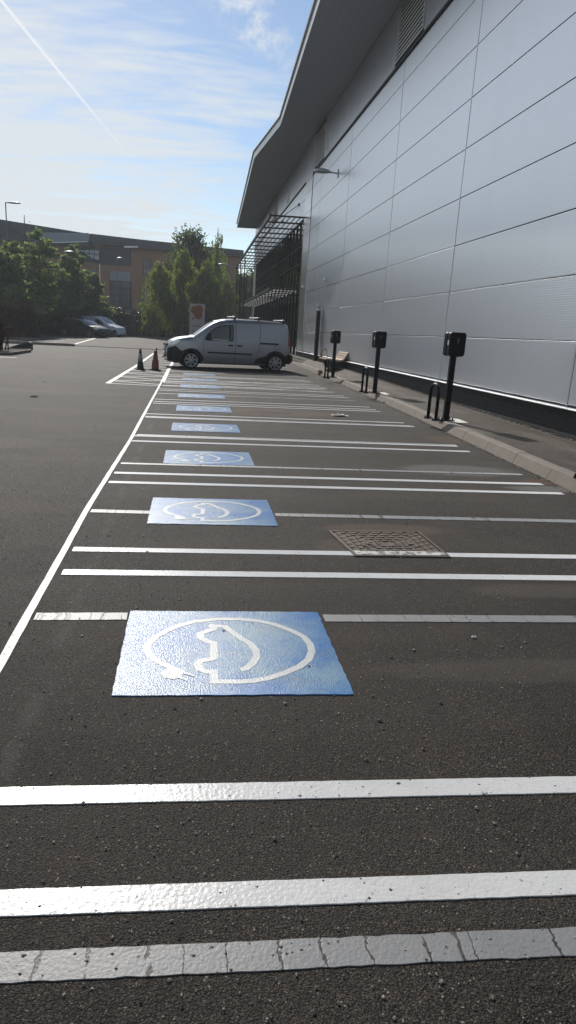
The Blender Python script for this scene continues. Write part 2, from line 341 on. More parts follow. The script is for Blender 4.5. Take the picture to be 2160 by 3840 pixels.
for y,w,mt in ((1.21,.075,'old_paint'),(1.385,.080,'white_paint'),(1.78,.080,'white_paint'),(3.71,.086,'white_paint'),(4.125,.082,'white_paint'),
               (6.06,.086,'white_paint'),(6.47,.088,'white_paint'),(6.95,.078,'old_paint'),(8.385,.088,'white_paint'),(8.80,.085,'white_paint'),(8.90,.075,'old_paint'),
               (10.72,.085,'white_paint'),(10.82,.07,'old_paint'),(11.155,.085,'white_paint'),(12.79,.085,'white_paint'),(13.10,.085,'white_paint'),(13.54,.085,'white_paint'),
               (14.77,.075,'old_paint'),(15.49,.085,'white_paint'),(15.87,.085,'white_paint'),(16.9,.08,'worn_paint'),(17.85,.085,'white_paint'),(18.25,.085,'white_paint'),(19.0,.08,'worn_paint'),
               (20.2,.085,'white_paint'),(20.65,.085,'white_paint'),(22.65,.085,'worn_paint'),(23.1,.085,'white_paint')):
    dx=random.uniform(-.02,.02); paintline([(LX0+dx+.03,y),(LX1+dx*1.2,y)],w,mt,z0=.004 if mt!='old_paint' else .0025)
for x0,x1 in ((-.71,-.28),(.68,3.57)):
    paintline([(x0,3.09),(x1,3.10)],.084,'old_paint',z0=.0025); paintline([(x0-.01,5.055),(x1,5.045)],.088,'old_paint',z0=.0025)
paintline([(-.76,-1),(-.745,2.6),(-.75,4.1),(-.757,5.03),(-.74,6.54),(-.715,8.4),(-.72,10.74),(-.722,13.94),(-.725,17.8)],.040,'thin_paint','edge_line',z0=.0035)
paintline([(-.70,17.9),(-.715,22.5),(-.71,31)],.11,'worn_paint','edge_line',z0=.0035)
# hatched strip around the far bays
paintline([(-1.95,16.85),(-1.88,25),(-1.93,37.5)],.11,'worn_paint','hatch_border',z0=.0035)
paintline([(-1.95,16.86),(-.72,16.70)],.09,'white_paint','hatch_border',z0=.0030)
for k in range(26):
    y=17.1+k*.78; a,b=(y,y+.55) if k%2 else (y+.55,y)
    paintline([(-1.88,a),(-.74,b)],.075,'worn_paint','hatch_line',z0=.0020)
for (a,b) in ((16.75,17.75),(17.7,16.7),(18.4,17.5),(18.3,19.3),(19.3,18.5),(20.0,21.0),(21.1,20.1)):
    paintline([(-.65,a),(3.45,b)],.075,'worn_paint','hatch_line',z0=.0015)
for k in range(7):
    paintline([(-.6,26+k*1.6),(3.9,26.3+k*1.6)],.085,'worn_paint','bay_line')
# upper car park bay lines and marks
for k in range(6):
    paintline([(-13.5+.2*k,46.5+k*2.4),(-8.6,46.8+k*2.4)],.09,'thin_paint','bay_line')
paintline([(-7.3,45),(-7.6,58)],.10,'thin_paint','edge_line')
paintline([(-7.8,26.6),(-6.45,26.95)],.12,'worn_paint','edge_line')
paintline([(-6.4,31),(-5.2,60)],.05,'thin_paint','edge_line') if False else None

# ------------------------------------------------------------------ blue charging-bay squares
SYM=[(.254,.246),(.184,.325),(.137,.396),(.116,.469),(.119,.546),(.148,.625),(.199,.713),(.261,.788),(.344,.848),(.458,.881),(.572,.882),(.666,.859),(.747,.808),(.822,.725),(.875,.64),(.893,.547),(.889,.457),(.861,.362),(.808,.281),(.732,.21),(.654,.158),(.588,.131),(.524,.123),(.419,.125),(.42,.226),(.39,.226),(.359,.255),(.347,.304),(.36,.344),(.397,.358),(.423,.374),(.429,.557),(.398,.573),(.364,.626),(.365,.673),(.397,.71),(.434,.735),(.43,.785),(.491,.772),(.524,.698),(.564,.615),(.604,.546),(.624,.469),(.622,.394),(.599,.322),(.566,.263),(.536,.244)]
SQ=[(3.16,2.35,-.272,.66),(5.51,4.735,-.285,.655),(7.80,7.005,-.26,.685),(10.175,9.365,-.245,.70),(12.555,11.72,-.23,.72),(14.93,14.12,-.24,.725),(17.36,16.52,-.24,.72),(19.65,18.85,-.22,.735),(21.95,21.15,-.21,.755)]
ordn=['nearest blue square with white car and plug symbol, largest in the foreground','second blue square, interrupting an old grey line left of the manhole cover','third blue square, its near edge touching an old grey bay line','fourth blue square from the camera, just beyond a double white line','fifth blue square, level with the muddy patch on the asphalt','sixth blue square, small and pale, in front of a thin grey line','seventh blue square, pale strip where the hatching lines begin','eighth blue square, thin pale strip second nearest the silver van','ninth and farthest blue square, thin pale strip in front of the silver van']
for k,(yt,yb,xl,xr) in enumerate(SQ):
    e=empty('charging_bay_marking',(xl,yb,0),0,'painted '+ordn[k],'road marking','blue charging symbols painted on the bays')
    w,h=xr-xl,yt-yb; m=MB(); n=26; top=[]; ru=random.Random(k)
    ring=[(w*i/n,ru.uniform(-.003,.003)) for i in range(n)]+[(w+ru.uniform(-.003,.003),h*i/n) for i in range(n)]+[(w-w*i/n,h+ru.uniform(-.003,.003)) for i in range(n)]+[(ru.uniform(-.003,.003),h-h*i/n) for i in range(n)]
    N=len(ring); m.add([(x,y,.0048) for x,y in ring]+[(x,y,0) for x,y in ring],[tuple(range(N))]+[(i,(i+1)%N,(i+1)%N+N,i+N) for i in range(N)])
    m.build('blue_panel',M['blue_paint'],e)
    s=MB(); pts=[(u*w,v*h) for u,v in SYM]; ww=.033; V=[]
    for i,p in enumerate(pts):
        a=pts[max(0,i-1)]; b=pts[min(len(pts)-1,i+1)]
        d1=Vector((p[0]-a[0],p[1]-a[1])) if i else Vector((b[0]-p[0],b[1]-p[1])); d2=Vector((b[0]-p[0],b[1]-p[1])) if i<len(pts)-1 else d1
        d1.normalize(); d2.normalize(); t_=(d1+d2); t_=t_.normalized() if t_.length>.1 else d1; nrm=Vector((-t_.y,t_.x)); c_=max(.55,abs(nrm.dot(Vector((-d1.y,d1.x)))))
        for q in (-1,1): V.append((p[0]+nrm.x*ww/2*q/c_,p[1]+nrm.y*ww/2*q/c_,.0060))
    s.add(V,[(2*i,2*i+1,2*i+3,2*i+2) for i in range(len(pts)-1)])
    s.add([(u*w,v*h,.0064) for u,v in ((.185,.21),(.225,.275),(.262,.262),(.292,.235),(.278,.165),(.24,.15),(.205,.165))],[tuple(range(7))])
    for a,b in (((.28,.222),(.338,.182)),((.262,.175),(.306,.138))):
        s.add([(a[0]*w,a[1]*h-.008,.0067),(b[0]*w,b[1]*h-.008,.0067),(b[0]*w,b[1]*h+.008,.0067),(a[0]*w,a[1]*h+.008,.0067)],[(0,1,2,3)])
    s.build('plug_and_car_symbol',M['symbol_paint'],e,fix=False)

# ------------------------------------------------------------------ manhole cover
mh=empty('manhole_cover',(0,0,0),0,'rusty brown rectangular iron manhole cover crossed by a white line at its near edge','manhole cover')
A,B,D,E_=Vector((1.08,4.08,0)),Vector((1.68,4.085,0)),Vector((1.02,4.61,0)),Vector((1.66,4.64,0))
def bil(u,v,z): p=(A*(1-u)+B*u)*(1-v)+(D*(1-u)+E_*u)*v; return (p.x,p.y,z)
def bb(m,u0,u1,v0,v1,z0,z1,mi=0):
    m.add([bil(u0,v0,z0),bil(u1,v0,z0),bil(u1,v1,z0),bil(u0,v1,z0),bil(u0,v0,z1),bil(u1,v0,z1),bil(u1,v1,z1),bil(u0,v1,z1)],[(0,3,2,1),(4,5,6,7),(0,1,5,4),(1,2,6,5),(2,3,7,6),(3,0,4,7)],mi)
fr=MB(); bb(fr,0,1,-.03,.012,-.01,.009); bb(fr,0,1,.99,1.03,-.01,.009); bb(fr,-.03,.0,-.03,1.03,-.01,.0085); bb(fr,1,1.03,-.03,1.03,-.01,.0085); fr.build('frame',M['iron'],mh)
lid=MB(); bb(lid,.012,.988,.02,.982,-.01,.0015)
for ringi in range(5):
    o=.03+ringi*.085; i_=1-o; n=7-ringi
    for side in range(4):
        for k in range(n):
            a=o+(i_-o)*(k+.08+.1*(ringi%2))/n; b=a+(i_-o)*.78/n
            t0,t1=o,o+.052
            if side==0: bb(lid,a,b,t0,t1,.0015,.0075)
            if side==1: bb(lid,a,b,1-t1,1-t0,.0015,.0075)
            if side==2 and .06<a: bb(lid,t0,t1*1.0,max(a,o+.06),min(b,i_-.06),.0015,.0075)
            if side==3 and .06<a: bb(lid,1-t1,1-t0,max(a,o+.06),min(b,i_-.06),.0015,.0075)
for (u,v) in ((.2,.42),(.26,.5),(.32,.42),(.68,.42),(.74,.5),(.80,.42)): bb(lid,u-.02,u+.02,v-.06,v+.06,.0075,.0095)
lid.build('lid',M['iron'],mh)
# the paint crosses the ribs
wl=MB(); bb(wl,.0,1.0,.004,.150,.0095,.0115); tag(wl.build('bay_line',M['worn_paint']),kind='structure')

# ------------------------------------------------------------------ litter
def crumple(name,loc,size,mt,label,cat,seed):
    r=random.Random(seed); bm=bmesh.new(); bmesh.ops.create_icosphere(bm,subdivisions=2,radius=1)
    for v in bm.verts: v.co=Vector((v.co.x*size[0],v.co.y*size[1],v.co.z*size[2]))*r.uniform(.45,1.25)
    zmin=min(v.co.z for v in bm.verts)
    for v in bm.verts: v.co.z-=zmin
    me=bpy.data.meshes.new(name); bm.to_mesh(me); bm.free(); me.materials.append(mt); o=bpy.data.objects.new(name,me); C.objects.link(o); o.location=loc; tag(o,label,cat); return o
crumple('paper_bag',(4.02,21.6,.12),(.085,.07,.085),M['bag'],'crumpled brown paper bag lying on the footway beside the kerb','litter',5)
for (x,y,sx,s) in ((2.52,11.72,.085,3),(2.64,11.86,.06,9)): 
    pass
def sheet(name,loc,w,d,label,seed,mt):
    r=random.Random(seed); m=MB(); n=7
    m.v=[((i/(n-1)-.5)*w+r.uniform(-.01,.01),(j/(n-1)-.5)*d*(.5+abs(i/(n-1)-.3)),r.uniform(.004,.035)) for j in range(n) for i in range(n)]
    for j in range(n-1):
        for i in range(n-1): a=j*n+i; m.f.append((a,a+1,a+1+n,a+n)); m.m.append(0)
    o=m.build(name,mt,fix=False); o.location=loc; o.rotation_euler=(0,0,.4); return tag(o,label,'litter')
sheet('crumpled_paper',(2.58,11.79,.004),.26,.20,'torn white sheet of paper lying on the muddy asphalt patch',4,M['paper'])
sheet('leaf_scrap',(-2.82,13.0,.004),.14,.10,'dark scrap of leaf lying in the aisle left of the thin edge line',8,M['soil'])
for x,y,r_,lb in ((1.36,2.87,.013,'small white stone chip on the asphalt right of the nearest blue square'),(-1.28,9.6,.02,'small white scrap on the aisle left of the edge line'),(-3.36,16.5,.03,'white scrap in the aisle beside the far tyre marks')):
    crumple('stone_chip',(x,y,.003),(r_,r_*.6,r_*.35),M['paper'],lb,'litter',int(y*7))

gr=MB()
for k in range(2600):
    y=random.uniform(.8,1)*0+abs(random.gauss(0,1))*3.2+.7; x=random.uniform(-.45,.75)*(y*.55+.6); r=random.uniform(.0015,.0045)*(1.0 if random.random()<.93 else 1.9)
    gr.add([(x+v[0]*r*random.uniform(.6,1.5),y+v[1]*r*random.uniform(.6,1.5),.002+v[2]*r*.6+r*.4) for v in oct_],of)
for k in range(900):
    y=random.uniform(5.5,24); x=kx(y)-.06-abs(random.gauss(0,.05)); r=random.uniform(.003,.011)
    gr.add([(x+v[0]*r*random.uniform(.6,1.7),y+v[1]*r*random.uniform(.6,1.7),.002+v[2]*r*.5+r*.3) for v in oct_],of)
tag(gr.build('grit',M['gravel']),kind='stuff')
# ------------------------------------------------------------------ warehouse
wh=empty('warehouse_building',(0,0,0),0,'large silver-grey metal clad warehouse with dark brick plinth and deep curved eaves','building')
YS=[-6.1,-.95,4.2,9.35,14.57,19.66,25.55,31.15,33.38]
JZ=[.535+.893*k for k in range(9)]; JZ[-1]=7.68; TR=8.24
pl=MB()
for y0,y1 in zip(yy[:-1],yy[1:]):
    if y1<=33.4 or True:
        z0=min(wz(y0),wz(y1))-.15; 
pl.box(WX+.012,WX+.3,-6,35.3,-.05,.495); pl.build('plinth',M['brick'],wh)
cp=MB(); cp.prism([(WX-.09,.502),(WX-.092,.508),(WX-.092,.515),(WX+.05,.532),(WX+.05,.497)],'y',-6,35.3); cp.build('sill_flashing',M['alu'],wh)
sh=MB(); sh.box(WX+.05,24,-6,63.1,.5,10.0); sh.build('wall_core',M['void'],wh)
cl=MB(); rz_=random.Random(5)
def panel(m,y0,y1,z0,z1,x=WX,mi=0,t=.045,g=.008,tilt=.0012):
    a,b=rz_.uniform(-tilt,tilt),rz_.uniform(-tilt,tilt)
    y0+=g+.018;y1-=g+.018;z0+=g;z1-=g; ch=.0015
    c=[(y0,z0),(y1,z0),(y1,z1),(y0,z1)]; f=[(y0+ch,z0+ch),(y1-ch,z0+ch),(y1-ch,z1-ch),(y0+ch,z1-ch)]
    ym,zm=(y0+y1)/2,(z0+z1)/2
    vs=[(x+t,y,z) for y,z in c]+[(x+ch,y,z) for y,z in c]+[(x+(y-ym)*a*.5+(z-zm)*b*.5,y,z) for y,z in f]
    m.add(vs,[(0,1,5,4),(1,2,6,5),(2,3,7,6),(3,0,4,7),(4,5,9,8),(5,6,10,9),(6,7,11,10),(7,4,8,11),(8,9,10,11)],mi)
Zs=[.552]+[1.43+.893*k for k in range(8)]; Zs=[z for z in Zs if z<8.0]+[TR-.03]
if Zs[-1]-Zs[-2]<.3: Zs.pop(-2)
for y0,y1 in zip(YS[:-1],YS[1:]):
    for z0,z1 in zip(Zs[:-1],Zs[1:]): panel(cl,y0,y1,z0,z1)
YF=[35.3,41.9,48.4,55,60.9,63.1]
for y0,y1 in zip(YF[:-1],YF[1:]):
    for z0,z1 in ((6.72,7.55),(7.55,TR-.03)): panel(cl,y0,y1,z0,z1)
for z0,z1 in zip(Zs[:-3],Zs[1:-2]): panel(cl,60.9,63.1,z0,min(z1,6.70))
cl.build('wall_cladding',M['clad'],wh,fix=False)
for y in YS[1:-1]: st=MB(); st.box(WX-.004,WX+.045,y-.011,y+.011,.545,TR-.03); st.build('cover_strip',M['alu'],wh)
cs=MB()
for z0,z1 in zip(Zs[:-1],Zs[1:]): panel(cs,33.42,35.28,z0,z1,WX-.03,t=.075,g=.006)
cs.box(WX-.03,WX+.05,33.42+.03,35.25,TR-.02,9.8); cs.build('corner_panel',M['clad_flat'],wh,fix=False)
for a_,b_ in ((-6,33.36),(35.34,63.1)): tm=MB(); tm.box(WX-.05,WX+.045,a_,b_,TR-.03,TR+.035); tm.build('trim_rail',M['dark'],wh)
def up(y0,y1):
    uc=MB(); n=max(1,round((y1-y0)/1.0)); 
    for i in range(n): panel(uc,y0+(y1-y0)*i/n,y0+(y1-y0)*(i+1)/n,TR+.04,9.86,WX+.012,g=-.014,tilt=.002)
    uc.build('upper_cladding',M['clad_up'],wh,fix=False)
LV=[(18.35,20.7,8.42,9.84),(31.05,32.9,8.42,9.72),(30.15,30.55,8.55,9.1),(47.2,49.4,8.45,9.80),(41.6,42.3,8.45,9.1)]
prev=-6
for a,b in ((18.3,20.75),(31.0,33.3),(47.15,49.45)): up(prev,a); prev=b
up(49.45,63.1)

for y0,y1,z0,z1 in LV:
    lv=MB(); x=WX-.012; f=.05
    lv.box(x,x+.07,y0,y0+f,z0,z1); lv.box(x,x+.07,y1-f,y1,z0,z1); lv.box(x,x+.07,y0+f,y1-f,z0,z0+f); lv.box(x,x+.07,y0+f,y1-f,z1-f,z1)
    z=z0+f
    while z<z1-f-.02:
        lv.box(x+.004,x+.014,y0+f,y1-f,z+.055,z+.096); z+=.104
    lv.build('louvre',M['louvre'],wh,fix=False)
# eaves: plan kinks outward at the middle
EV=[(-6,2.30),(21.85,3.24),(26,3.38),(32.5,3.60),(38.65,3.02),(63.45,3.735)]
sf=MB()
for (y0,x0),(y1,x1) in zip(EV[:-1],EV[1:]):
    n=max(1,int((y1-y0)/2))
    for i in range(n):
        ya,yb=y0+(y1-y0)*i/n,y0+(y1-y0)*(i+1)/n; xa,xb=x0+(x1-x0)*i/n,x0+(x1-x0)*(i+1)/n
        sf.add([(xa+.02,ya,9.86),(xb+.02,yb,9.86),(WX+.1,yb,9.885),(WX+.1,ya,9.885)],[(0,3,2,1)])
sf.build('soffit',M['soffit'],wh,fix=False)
fa=MB()
for (y0,x0),(y1,x1) in zip(EV[:-1],EV[1:]):
    fa.add([(x0,y0,9.84),(x1,y1,9.84),(x1,y1,10.15),(x0,y0,10.15),(x0+.04,y0,9.84),(x1+.04,y1,9.84)],[(0,3,2,1),(0,1,5,4)])
fa.add([(3.735,63.45,9.84),(5.5,63.5,9.86),(5.5,63.5,10.2),(3.735,63.45,10.2)],[(0,1,2,3)]); fa.build('fascia',M['fascia'],wh,fix=False)
gt=MB(); gt.tube([(x-.03,y,10.18) for y,x in EV],.045,8); gt.build('gutter_edge',M['alu'],wh)
rf=MB(); rp=[(x,y) for y,x in EV]+[(24,63.45),(24,-6)]; rf.prism(rp,'z',10.155,10.19); rf.build('roof',M['fascia'],wh)
# entrance glazing
gl=MB(); gl.box(WX+.035,WX+.048,35.35,60.85,.14,6.68); gl.build('glazing',M['glass'],wh)
mu=MB()
for k in range(22):
    y=35.35+k*25.45/21; mu.box(WX-.02,WX+.034,y-.022,y+.022,.14,6.68)
for z in (.16,3.84,4.68,5.48,6.64): mu.box(WX-.012,WX+.033,35.35,60.85,z-.025,z+.025)
mu.build('mullions',M['dark'],wh)
def canopy(name,y0,y1,z0,z1,xo,ribs,blades,bt,parent):
    m=MB()
    def P(x,y,dz=0): return (x,y,z0+(z1-z0)*(y-y0)/(y1-y0)+dz)
    def bar(xa,ya,xb,yb,w,h):
        d=Vector((xb-xa,yb-ya,0)).normalized(); nn=Vector((-d.y,d.x,0))*w/2
        vs=[]
        for (x,y) in ((xa,ya),(xb,yb)):
            for s in (-1,1):
                for dz in (-h/2,h/2): p=P(x,y,dz); vs.append((p[0]+nn.x*s,p[1]+nn.y*s,p[2]))
        m.add(vs,[(0,1,3,2),(4,6,7,5),(0,4,5,1),(2,3,7,6),(1,5,7,3),(0,2,6,4)])
    for k in range(ribs+1): y=y0+(y1-y0)*k/ribs; bar(xo,y,WX+.0,y,.09,.065)
    bar(xo,y0,xo,y1,.10,.14)
    for k in range(1,blades): x=xo+(WX-xo)*k/blades; bar(x,y0,x,y1,bt,.03)
    m.build(name,M['dark'],parent)
canopy('brise_soleil',34.95,61,6.66,6.40,3.62,14,7,.035,wh)
canopy('brise_soleil',35.5,60.2,3.42,3.35,3.85,14,8,.05,wh)
cpn=MB()  # pale plates added so the cells of the lower canopy look bright
for i_ in range(14):
    for j_ in range(8):
        y=35.5+24.7*i_/14+.9; x=3.85+1.46*j_/8+.04; z=3.42-.07*(y-35.5)/24.7-.03; cpn.add([(x,y,z),(x+.12,y,z),(x+.13,y+.08,z+.13),(x,y+.08,z+.13)],[(0,1,2,3)])
o=cpn.build('canopy_bright_plates',M['bright_plate'],wh,fix=False); o['kind']='stuff'
for x,y,r_ in [(3.72,y,.04) for y in (52,56.5,60.9)]+[(x,60.95,.035) for x in (4.13,4.55,4.98)]:
    po=MB(); po.tube([(x,y,.12),(x,y,6.45)],r_,8); po.build('canopy_post',M['dark'],wh)
for y,z in ((37.4,7.62),(43.8,7.72)): tr=MB(); tr.tube([(WX,y,z),(3.75,y+2.2,6.62)],.018,6); tr.lathe([(.05,z-.06),(.05,z+.06)],WX-.02,y,8); tr.build('tie_rod',M['dark'],wh)

# wall lamp on an arm
def street_head(m,L=.62,w=.30,mi=0):
    # shallow dished lamp head pointing along -x from the origin
    n=14; rings=[(0,0.06,.03),(.12,.11,.085),(.3,.15,.125),(.45,.14,.12),(.56,.09,.085),(.62,.02,.02)]
    for top in (1,0):
        vs=[]
        for s,hw,hh in rings:
            for k in range(n+1):
                a=math.pi*k/n; vs.append((-s*L/.62,math.cos(a)*hw*w/.30,(math.sin(a)*hh if top else -math.sin(a)*hh*.35)))
        m.add(vs,[(i*(n+1)+k,i*(n+1)+k+1,(i+1)*(n+1)+k+1,(i+1)*(n+1)+k) for i in range(len(rings)-1) for k in range(n)],mi)
wl=empty('wall_lamp',(WX,27.6,7.12),0,'grey dished lamp on a short arm high on the silver wall','lamp')
m=MB(); m.tube([(0,0,0),(-.32,0,.03)],.028,8); m.box(-.03,0,-.05,.05,-.14,.14); m.build('arm',M['lampwhite'],wl)
m=MB(); street_head(m,.66,.40); m.xf(Matrix.Translation((-.27,0,.02))); m.build('lamp_head',M['lampwhite'],wl,smooth=True)
cam_=empty('security_camera',(WX,28.26,3.36),0,'small white security camera fixed to the silver wall above the bench','camera')
m=MB(); m.tube([(0,0,0),(-.12,0,.05)],.02,8); m.lathe([(.05,.03),(.06,.06)],-.12,0,10); m.build('bracket',M['white'],cam_)
m=MB(); m.tube([(-.14,.1,.12),(-.14,-.14,.06)],[.045,.05],10); m.build('housing',M['white'],cam_,smooth=True)
fl=empty('floodlight',(WX-.03,34.1,3.50),0,'small pale floodlight on the corner panel beside the black letter','lamp')
m=MB(); m.box(-.10,-.02,-.09,.09,-.05,.07); m.build('housing',M['white'],fl,bevel=.01)
m=MB(); m.tube([(0,0,-.02),(-.06,0,-.02)],.02,6); m.build('bracket',M['galv'],fl)
cu=bpy.data.curves.new('letter','FONT'); cu.body='B'; cu.size=.26; cu.extrude=.01; to=bpy.data.objects.new('tmp',cu); C.objects.link(to); bpy.context.view_layer.update()
me=bpy.data.meshes.new_from_object(to.evaluated_get(bpy.context.evaluated_depsgraph_get())); bpy.data.objects.remove(to); me.materials.clear(); me.materials.append(M['letter'])
o=bpy.data.objects.new('wall_letter',me); C.objects.link(o); o.matrix_world=Matrix.Translation((WX-.045,34.95,3.44))@Matrix(((0,0,-1,0),(-1,0,0,0),(0,1,0,0),(0,0,0,1))); tag(o,'black letter B fixed on the far corner panel of the warehouse','letter sign')
# dark post with a pale cap standing in front of the wall
dp=empty('lamp_post',(5.17,29.0,pz(5.12,29)),0,'short black post with a pale globe cap standing against the silver wall','lamp post')
m=MB(); m.box(-.075,.075,-.09,.09,0,1.98); m.build('post',M['black'],dp,bevel=.01)
m=MB(); m.lathe([(.10,1.98),(.11,2.02),(.10,2.05),(.05,2.08),(.085,2.13),(.095,2.19),(.07,2.26),(.02,2.29)],0,0,14); m.build('cap',M['lampwhite'],dp,smooth=True)

# ------------------------------------------------------------------ chargers and hoops
def rrect(w,h,r,n=6):
    pts=[]
    for cx,cy,a0 in ((w/2-r,h/2-r,0),(-w/2+r,h/2-r,90),(-w/2+r,-h/2+r,180),(w/2-r,-h/2+r,270)):
        for k in range(n+1): a=R(a0+90*k/n); pts.append((cx+r*math.cos(a),cy+r*math.sin(a)))
    return pts
def bolt(m,x,y,z=0): m.lathe([(.016,z),(.016,z+.016),(.009,z+.017),(.009,z+.035)],x,y,6)
def charger():
    e=empty('ev_charger'); H=1.36
    m=MB(); m.box(-.045,.045,-.032,.032,.012,1.12); m.build('post',M['black'],e,bevel=.006)
    m=MB(); m.box(-.115,.115,-.09,.09,0,.012)
    for sx in (-1,1):
        for sy in (-1,1): bolt(m,sx*.09,sy*.065,.012)
    m.build('base_plate',M['black'],e)
    for s,nm in ((-1,'near'),(1,'far')):
        b=MB(); out=rrect(.262,.365,.045)
        ys_=[(.018,1.0),(.024,1.0),(.105,1.0),(.122,.965),(.128,.88)]
        vs=[];n=len(out)
        for yv,sc in ys_: vs+= [((p[0]*(1-(1-sc)*.9)),s*yv,p[1]*(1-(1-sc)*.75)+1.18) for p in out]
        fs=[tuple(range(n)),tuple(range((len(ys_)-1)*n,len(ys_)*n))]+[(i*n+k,i*n+(k+1)%n,(i+1)*n+(k+1)%n,(i+1)*n+k) for i in range(len(ys_)-1) for k in range(n)]
        b.add(vs,fs); body=b.build('charge_box',M['black'],e,bevel=.004)
        p=MB(); p.box(-.006,.006,s*.1285,s*.1315,1.20,1.27); p.build('status_strip',M['panel_grey'],body)
        p=MB(); p.lathe([(.022,.985),(.028,.99),(.028,1.0)],.03,s*.06,10); p.build('socket',M['galv'],body)
        if s<0:
            p=MB(); p.box(-.1335,-.1315,-.085,-.045,1.165,1.235); p.build('sticker',M['white'],body)
    m=MB(); m.box(-.05,.05,-.0175,.0175,1.02,1.30); m.build('mounting_plate',M['dark'],e)
    return e
def hoop():
    e=empty('barrier_hoop'); m=MB(); h=.565; r=.05; hw=.075
    # inverted U, legs spread along the local y axis
    path=[(0,-hw*1.9,0.01)]+[(0,-hw*1.9,h-.13)]
    path+= [(0,-hw*1.9*math.cos(a),h-.13+.12*math.sin(a)) for a in [math.pi*k/12 for k in range(1,12)]]
    path+= [(0,hw*1.9,h-.13),(0,hw*1.9,.01)]
    m.tube(path,.0265,12); m.build('hoop_tube',M['black'],e,smooth=True)
    for s in (-1,1):
        m=MB(); m.lathe([(.065,0),(.065,.009),(.03,.010),(.03,.014)],0,s*hw*1.9,16)
        for k in range(4): a=math.pi/4+k*math.pi/2; bolt(m,.048*math.cos(a),s*hw*1.9+.048*math.sin(a),.009)
        m.build('foot_plate',M['black'],e)
    return e
ch=charger(); hp=hoop(); used=[0,0]
lab_c={10.72:'nearest black twin-box charging post, tallest in the picture, on the footway',15.53:'middle black twin-box charging post of the three along the wall',20.66:'farthest black twin-box charging post, in front of the timber bench'}
lab_h={5.95:'black hoop foot at the right edge of the picture, nearest the camera',10.72:'black hoop barrier beside the nearest charging post',15.52:'black hoop barrier beside the middle charging post',20.2:'black hoop barrier in front of the farthest charging post and bench'}
for i,(x,y) in enumerate(((4.09,10.72),(4.18,15.53),(4.24,20.66))):
    o=ch if i==0 else copy_tree(ch); o.location=(x,y,pz(x,y)+.004); o.rotation_euler=(0,0,R(2)); tag(o,lab_c[y],'charging post','charging posts along the footway')
for i,(x,y) in enumerate(((3.86,10.72),(3.93,15.52),(3.955,20.2),(3.80,6.06))):
    o=hp if i==0 else copy_tree(hp); o.location=(x+.0,y,pz(x,y)+.004+.0); o.rotation_euler=(0,0,R(6)); tag(o,lab_h.get(y,lab_h[5.95]),'hoop barrier','hoop barriers along the kerb')
pads=MB()
for x,y in ((4.09,10.72),(4.18,15.53),(4.24,20.66),(4.0,6.1)):
    k=kx(y)+.135; pts=[(k,y-.30),(x+.28,y-.26),(x+.30,y+.22),(k,y+.34)]
    pads.add([(a,b,pz(a,b)+.002) for a,b in pts],[(0,1,2,3)])
tag(pads.build('concrete_pads',M['pad'],fix=False),kind='structure')

# ------------------------------------------------------------------ timber bench on dark planters
bx,by=5.0,24.25; bz=pz(5.0,24.2)
bn=empty('bench',(bx,by,bz),0,'curved weathered timber bench on dark tapered supports against the wall','bench')
prof=[(-.42,.30),(-.40,.345),(-.30,.335),(-.15,.315),(0,.30),(.10,.31),(.17,.36),(.22,.44),(.27,.53),(.33,.60),(.40,.62),(.45,.60)]
m=MB(); th=.035
for k in range(len(prof)-1):
    a,b=Vector(prof[k]),Vector(prof[k+1]); d=(b-a).normalized(); nn=Vector((-d.y,d.x))*th; a2=a+d*.006; b2=b-d*.006
    m.prism([(a2.x,a2.y),(b2.x,b2.y),(b2.x-nn.x,b2.y-nn.y),(a2.x-nn.x,a2.y-nn.y)],'y',-.72,.72)
m.build('slats',M['timber'],bn,bevel=.004)
for yv in (-.72,.72):
    m=MB(); off=.012*(1 if yv>0 else -1)
    o2=[(p[0],p[1]+.008) for p in prof]; o3=[(p[0]+.02,p[1]-.075) for p in prof][::-1]
    for k in range(len(prof)-1):
        m.prism([(prof[k][0],prof[k][1]+.010),(prof[k+1][0],prof[k+1][1]+.010),(prof[k+1][0]+.012,prof[k+1][1]-.055),(prof[k][0]+.012,prof[k][1]-.055)],'y',yv,yv+off*3)
    m.build('end_rail',M['timber'],bn)
for yv in (-.55,.40):
    m=MB(); z1=.245; tp=[(-.33,yv-.12),(.24,yv-.12),(.24,yv+.22),(-.33,yv+.22)]; bt=[(-.22,yv-.07),(.17,yv-.07),(.17,yv+.17),(-.22,yv+.17)]
    m.add([(x,y,0) for x,y in bt]+[(x,y,z1) for x,y in tp],[(3,2,1,0),(4,5,6,7),(0,1,5,4),(1,2,6,5),(2,3,7,6),(3,0,4,7)]); m.build('support',M['planter'],bn,bevel=.01)
m=MB(); m.add([(.15,-.6,.0),(.24,-.6,.0),(.42,-.6,.52),(.36,-.6,.54),(.15,.6,.0),(.24,.6,.0),(.42,.6,.52),(.36,.6,.54)],[(0,1,2,3),(7,6,5,4),(0,4,5,1),(1,5,6,2),(2,6,7,3),(3,7,4,0)]); m.build('back_support',M['planter'],bn)
m=MB(); m.tube([(-.36,.62,.31),(-.37,.62,.50),(-.345,.62,.58),(-.29,.62,.625),(-.22,.62,.64),(-.19,.62,.60),(-.16,.62,.45),(-.13,.62,.31)],[.032,.034,.034,.032,.028,.018,.012,.012],8); m.build('armrest',M['timber'],bn,smooth=True)

